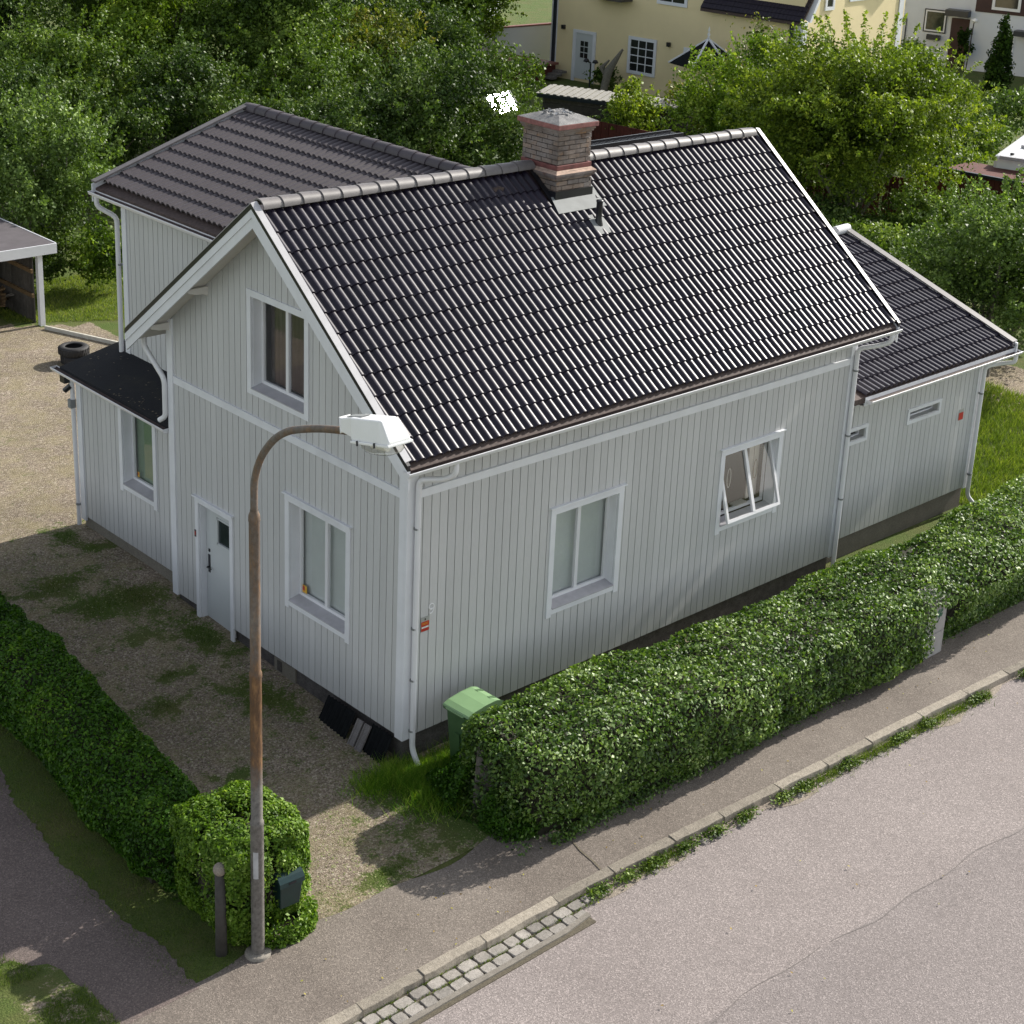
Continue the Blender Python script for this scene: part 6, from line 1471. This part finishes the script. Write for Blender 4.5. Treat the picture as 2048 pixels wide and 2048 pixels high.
# white house at the top left of centre
lh = thing('house', 'white house with dark windows glimpsed above the trees left of centre', 'house', (44, 58, -.1))
ld = Vector((.35, -.937, 0)); ln_ = Vector((-.937, -.35, 0)); lo = Vector((42.0, 62.5, 0))
def P_l(t, z, o): q = lo+ld*t+ln_*o; return (q.x, q.y, z)
mb = MB(); bx(mb, P_l, 0, 9, -.6, 6, -8, 0); part('wall', mb, M['white_render'], lh); part('roof', yroof(P_l, -.5, 9.5, .6, 5.9, -4, 8.4), M['tile'], lh); part('roof', yroof(P_l, -.5, 9.5, -8.6, 5.9, -4, 8.4), M['tile'], lh)
for t in (2.0, 4.6): ywin(P_l, t, t+1.6, 1.0, 2.8, 2, 1, lh, .12, tr)
for t in (1.4, 6.2): ywin(P_l, t, t+1.4, 3.6, 5.2, 2, 1, lh, .12, tr)
# greenhouse added for a sun glare, its mirror sheet aimed at the camera
gh = thing('greenhouse', 'small greenhouse behind the dark tree, its mirror roof added and aimed for a sun glare', 'greenhouse', (24.6, 25.4, -.1))
cpos = Vector((24.35, 25.2, 2.62)); Vv = (camp-cpos).normalized(); Hn = (Vv+sd).normalized()
ux = Vector((0, 0, 1)).cross(Hn).normalized(); uy = Hn.cross(ux)
def ghp(u, v, o=0): return tuple(cpos+ux*u+uy*v+Hn*o)
part('glare_mirror', MB().hexa([ghp(-.72, -.36), ghp(.72, -.36), ghp(.72, .36), ghp(-.72, .36)], [ghp(-.72, -.36, .02), ghp(.72, -.36, .02), ghp(.72, .36, .02), ghp(-.72, .36, .02)]), M['mirror'], gh)
mb = MB()
for u in (-.72, -.24, .24, .72): mb.bar(ghp(u, -.37, .03), ghp(u, .37, .03), .04, .04)
for u, v in ((-.72, -.36), (.72, -.36), (.72, .36), (-.72, .36)): p = ghp(u, v); mb.bar(p, (p[0], p[1], -.1), .06, .06)
part('frame', mb, M['silver_metal'], gh)

# ================================================================== TREES
def tree(name, label, cat, x, y, h, wd, mat, base=-.1, trunk=True, crown0=.22, n=None, leaf=None, seed=0, lobes=None, shape='round', bark='bark', group=None, dens=1.0, spread=.9, lean=(0, 0), gap=.0):
    g = np.random.default_rng(1000+seed); dist = math.hypot(x+13.4, y+16.2, 13)
    s = leaf or max(.05, dist*.0021)
    root = thing(name, label, cat, (x, y, base), group, world=False)
    rx = wd/2; zc0 = h*crown0; hz = (h-zc0)/2; cz_ = zc0+hz
    if lobes is None: lobes = int(16+wd*5)
    elif shape != 'cone': lobes = int(lobes*1.7)
    C_ = []; k = 0
    while len(C_) < lobes:
        p = g.normal(size=3); p /= np.linalg.norm(p); rr = g.uniform(.30, .92); lr = g.uniform(.15, .36)
        if shape == 'cone': zz = g.uniform(-1, 1); tap = (1-(zz+1)/2)**.8; q = np.array([p[0]*rr*tap, p[1]*rr*tap, zz*.9]); lr = .22+.3*tap
        elif shape == 'apple': q = np.array([p[0]*rr*1.05, p[1]*rr*1.05, p[2]*rr*.8-.08])
        elif shape == 'flat': q = np.array([p[0]*rr*1.1, p[1]*rr*1.1, abs(p[2])*rr*.9-.2])
        else: q = p*rr
        if shape != 'cone' and q[2] < -.6: continue
        C_.append((q, lr))
    if shape != 'cone': C_.append((np.array([0, 0, .15]), .55))
    area = sum(4*math.pi*(lr*(rx+hz)/2)**2 for q, lr in C_)
    n = n or int(min(110000 if dens > 1.1 else 90000, area/(s*s*.55)*.95*dens)); Ps, Ns, Vs = [], [], []
    tot = sum(lr**2 for q, lr in C_)
    for (q, lr) in C_:
        m = int(n*lr**2/tot); a_ = g.normal(size=(m, 3)); a_ /= np.linalg.norm(a_, axis=1)[:, None]
        if shape != 'cone': flip = (a_[:, 2] < -.2) & (g.random(m) < .65); a_[flip, 2] *= -1
        rad = lr*(1-np.abs(g.normal(size=m))*.16)*(1+.26*snoise(a_+q*3, 5, seed)+.20*snoise(a_+q*3, 12, seed+3))
        p_ = (q+a_*rad[:, None])*np.array([rx, rx, hz])+np.array([0, 0, cz_])
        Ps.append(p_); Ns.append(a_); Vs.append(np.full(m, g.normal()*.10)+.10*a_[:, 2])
    if shape == 'apple':       # upright water shoots
        for k in range(int(34*wd/3)):
            p = g.normal(size=3); p[2] = abs(p[2])+.5; p /= np.linalg.norm(p); st = p*np.array([rx, rx, hz])*.8+np.array([0, 0, cz_]); m = 46; t = g.random(m)[:, None]
            dr = np.array([p[0]*.4, p[1]*.4, 1.])*g.uniform(.3, .75)*h*.13; q_ = st+dr*t*1.3+g.normal(size=(m, 3))*.035
            Ps.append(q_); Ns.append(g.normal(size=(m, 3))); Vs.append(g.normal(size=m)*.1+.12)
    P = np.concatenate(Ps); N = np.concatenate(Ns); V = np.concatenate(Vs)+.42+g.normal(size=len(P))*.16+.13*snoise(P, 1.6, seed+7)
    if gap: k_ = snoise(P, 2.4, seed+9) > -1+gap*1.6; P, N, V = P[k_], N[k_], V[k_]
    if shape != 'cone':        # loose sprays that break the outline
        m = int(len(P)*.10); ns = max(12, int(wd*16)); a_ = g.normal(size=(ns, 3)); a_[:, 2] = np.abs(a_[:, 2])*.9-.25; a_ /= np.linalg.norm(a_, axis=1)[:, None]
        i_ = g.integers(0, ns, m); t_ = g.random(m)[:, None]; sp_ = a_[i_]*(.78+.34*t_)*np.array([rx, rx, hz])+np.array([0, 0, cz_])+np.array([0, 0, .12])*t_*h*.2+g.normal(size=(m, 3))*.10*(1.2-t_)
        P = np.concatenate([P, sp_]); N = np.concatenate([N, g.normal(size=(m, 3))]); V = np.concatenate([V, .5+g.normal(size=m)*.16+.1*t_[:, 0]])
    # holes that let the shade show
    hole = snoise(P, 5.5/max(1, wd*.35), seed+21)+.5*snoise(P, 11/max(1, wd*.35), seed+22) > -.72; P, N, V = P[hole], N[hole], V[hole]
    P[:, 2] = np.maximum(P[:, 2], .03); P[:, 0] += lean[0]*P[:, 2]/h; P[:, 1] += lean[1]*P[:, 2]/h
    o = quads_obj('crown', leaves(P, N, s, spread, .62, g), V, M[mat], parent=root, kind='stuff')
    if trunk:
        mb = MB(); r0 = .035*h*.5+.03; top = Vector((lean[0]*.7, lean[1]*.7, cz_+hz*.2)); mb.tube([(0, 0, -.2), (lean[0]*.15+.03, lean[1]*.15, zc0*.6), tuple(top*.6), tuple(top)], [r0*1.25, r0, r0*.7, r0*.25], 9)
        for (q, lr) in C_[:9]:
            e = Vector((q[0]*rx, q[1]*rx, q[2]*hz+cz_)); b0 = Vector((0, 0, max(.2, zc0*g.uniform(.5, 1.0)))); mid = (b0+e)/2+Vector((g.normal()*.1, g.normal()*.1, .1*h*.3)); mb.tube([tuple(b0), tuple(mid), tuple(e)], [r0*.55, r0*.35, r0*.1], 6)
        part('trunk', mb, M[bark], root)
    return root
tree('tree', 'round dense green tree at the upper left behind the apple tree', 'tree', 13.3, 33.6, 5.3, 4.9, 'leaf_mid', seed=1, lobes=26, crown0=.05)
tree('tree', 'dark tree filling the upper left corner of the photo', 'tree', 13.5, 38.5, 6.6, 5.2, 'leaf_dark', seed=2, crown0=.05)
tree('tree', 'tall bright-edged tree standing just right of the round upper left tree', 'tree', 18.1, 35.9, 7.2, 4.6, 'leaf_bright', seed=3, crown0=.05, gap=.2)
tree('tree', 'large olive green tree above the ridge of the rear wing', 'tree', 21.1, 33.6, 7.0, 6.4, 'leaf_mid', seed=4, crown0=.05)
tree('tree', 'tree with yellowing orange-tinted top left of the yellow house', 'tree', 24.3, 31.4, 5.0, 4.6, 'leaf_autumn', seed=5, crown0=.05)
tree('tree', 'tall bright green tree touching the left edge of the yellow house', 'tree', 37.8, 43.2, 6.6, 6.0, 'leaf_bright', seed=6, crown0=.05)
tree('tree', 'broad dark shaded tree right behind the chimney side of the roof', 'tree', 20.0, 23.7, 4.9, 6.0, 'leaf_dark', seed=7, crown0=.04, lobes=26)
tree('tree', 'lighter green tree with loose sprays just left above the chimney', 'tree', 25.6, 27.0, 4.1, 3.3, 'leaf_mid', seed=8, crown0=.1, gap=.15)
tree('tree', 'dark low tree behind the middle of the rear wing ridge', 'tree', 16.9, 24.9, 4.2, 5.6, 'leaf_dark', seed=9, crown0=.02)
tree('tree', 'dark tree in shade above the left end of the rear ridge', 'tree', 15.2, 29.4, 4.8, 4.4, 'leaf_dark', seed=10, crown0=.02)
tree('apple_tree', 'apple tree with upright shoots left of the rear wing', 'tree', 7.1, 23.4, 4.8, 4.0, 'leaf_apple', seed=11, shape='apple', crown0=.08, bark='bark_pale')
tree('shrub', 'pale green shrub by the grass left of the rear wing wall', 'shrub', 7.6, 21.4, 1.9, 1.9, 'leaf_bright', seed=12, trunk=False, crown0=0)
tree('shrub', 'dark shrub between the carport and the rear wing wall', 'shrub', 6.6, 22.2, 1.7, 1.6, 'leaf_mid', seed=13, trunk=False, crown0=0)
tree('tree', 'big yellow-green tree with forked trunk right of the main roof', 'tree', 28.4, 13.7, 6.5, 7.6, 'leaf_maple', seed=14, lobes=44, crown0=.10, bark='bark_pale', leaf=.11, dens=1.25)
tree('tree', 'dark green tree left of the big yellow-green tree', 'tree', 29.4, 18.6, 5.3, 5.2, 'leaf_bright', seed=15, crown0=.05)
tree('tree', 'thin airy tree before the yellow wall with few leaves', 'tree', 37.8, 25.6, 5.0, 3.6, 'leaf_autumn', seed=16, crown0=.35, gap=.75, dens=.35)
tree('bush', 'bright yellow-green bush standing right of the grey shed roof', 'bush', 29.6, 23.9, 3.2, 2.3, 'leaf_maple', seed=17, trunk=False, crown0=0)
tree('bush', 'dull olive bush between the bright bush and the dark green tree', 'bush', 33.0, 22.9, 3.8, 3.8, 'leaf_autumn', seed=18, crown0=.05, gap=.25)
tree('apple_tree', 'apple tree with pale leaf tips behind the side wing roof', 'tree', 21.4, 4.3, 4.9, 4.6, 'leaf_apple', seed=19, shape='apple', crown0=.06, bark='bark_pale')
tree('bush', 'dark bush under the big yellow-green tree behind the verge', 'bush', 22.6, 8.4, 2.6, 4.0, 'leaf_mid', seed=20, trunk=False, crown0=0)
tree('bush', 'dark green bush at the right edge above the gravel path', 'bush', 24.2, 5.4, 2.9, 3.6, 'leaf_dark', seed=21, trunk=False, crown0=0)
tree('bush', 'blue-green bush left of the right edge above the camper', 'bush', 46.5, 19.6, 2.6, 3.0, 'leaf_apple', seed=22, trunk=False, crown0=0)
tree('conifer', 'dark pointed conifer before the row house near the lane lamp', 'conifer', 57.8, 27.3, 3.7, 1.7, 'leaf_thuja', seed=23, shape='cone', crown0=0, dens=1.3)
tree('conifer', 'dark pointed conifer cut by the right edge of the photo', 'conifer', 58.8, 25.1, 3.2, 1.8, 'leaf_thuja', seed=24, shape='cone', crown0=0, dens=1.3)
tree('shrub', 'dark climber covering the brown row house door', 'shrub', 62.2, 32.2, 2.2, .8, 'leaf_thuja', seed=25, trunk=False, crown0=0)
tree('shrub', 'small round shrub at the yellow wall beside the garden lamp', 'shrub', 40.6, 36.5, 1.1, 1.7, 'leaf_mid', seed=26, trunk=False, crown0=0)
tree('shrub', 'small pale shrub just right of the chimney', 'shrub', 29.0, 24.8, 2.3, 1.5, 'leaf_apple', seed=27, trunk=False, crown0=0, gap=.3)
tree('shrub', 'small light shrub behind the end of the roof walkway', 'shrub', 27.5, 21.2, 1.7, 2.2, 'leaf_mid', seed=28, trunk=False, crown0=0, gap=.2)
tree('tree', 'far tree at the top edge behind the upper left trees', 'tree', 24.1, 46.0, 7.5, 8.4, 'leaf_mid', seed=29, crown0=.05)
tree('bush', 'grey-green bush before the row house window', 'bush', 56.0, 31.5, 2.0, 3.6, 'leaf_apple', seed=31, trunk=False, crown0=0)
tree('tree', 'dark tree low behind the rear wing and the greenhouse', 'tree', 22.6, 27.4, 4.3, 4.6, 'leaf_dark', seed=32, crown0=.03)
tree('bush', 'dark bush in front of the greenhouse hiding its lower frame', 'bush', 22.6, 24.3, 2.0, 3.0, 'leaf_dark', seed=33, trunk=False, crown0=0)
tree('tree', 'mid green tree deep in the row between the olive tree and the round tree', 'tree', 19.5, 40.5, 7.4, 6.5, 'leaf_mid', seed=40, crown0=.03)
tree('tree', 'tree at the top edge between the bright-edged and olive trees', 'tree', 25.5, 38.0, 6.8, 6.2, 'leaf_dark', seed=41, crown0=.03)
tree('tree', 'dark tree behind the yellowing tree', 'tree', 29.8, 35.0, 4.7, 5.2, 'leaf_dark', seed=42, crown0=.03)
tree('tree', 'green tree just below the white garden wall', 'tree', 29.3, 31.6, 3.3, 4.2, 'leaf_mid', seed=43, crown0=.03, gap=.1)
tree('tree', 'bushy tree between the olive tree and the dark tree over the rear ridge', 'tree', 19.6, 29.3, 4.6, 5.2, 'leaf_mid', seed=44, crown0=.03)
tree('tree', 'dark bushy tree in the gap below the round upper left tree', 'tree', 11.2, 29.0, 4.0, 4.4, 'leaf_dark', seed=45, crown0=.03)
tree('tree', 'bright tree left of the tree at the yellow house corner', 'tree', 34.0, 43.5, 4.6, 4.5, 'leaf_mid', seed=46, crown0=.03)
tree('bush', 'leafy bush right of the big yellow-green tree before the outhouse', 'bush', 31.0, 9.0, 2.4, 3.2, 'leaf_mid', seed=47, trunk=False, crown0=0)
tree('tree', 'dark tree behind the apple tree by the carport', 'tree', 8.8, 28.8, 4.9, 4.6, 'leaf_dark', seed=34, crown0=.03)
tree('bush', 'low dark bush hiding the foot of the forked trunk', 'bush', 26.3, 12.6, 1.9, 3.4, 'leaf_dark', seed=50, trunk=False, crown0=0)
tree('bush', 'mid green bush before the red fence left of the forked trunk', 'bush', 27.6, 16.4, 2.2, 3.2, 'leaf_mid', seed=51, trunk=False, crown0=0)
tree('bush', 'mid green bush before the red fence right of the forked trunk', 'bush', 27.6, 10.6, 2.5, 3.6, 'leaf_mid', seed=52, trunk=False, crown0=0)
tree('bush', 'dark low bush just behind the top of the side wing roof', 'bush', 23.6, 10.8, 1.8, 3.6, 'leaf_dark', seed=53, trunk=False, crown0=0)
tree('bush', 'sunlit bush on the grass between the big tree and the row house', 'bush', 40.0, 17.5, 2.4, 4.0, 'leaf_mid', seed=54, trunk=False, crown0=0)
tree('bush', 'pale bush left of the camper at the right edge', 'bush', 36.5, 16.0, 1.9, 3.2, 'leaf_apple', seed=55, trunk=False, crown0=0)
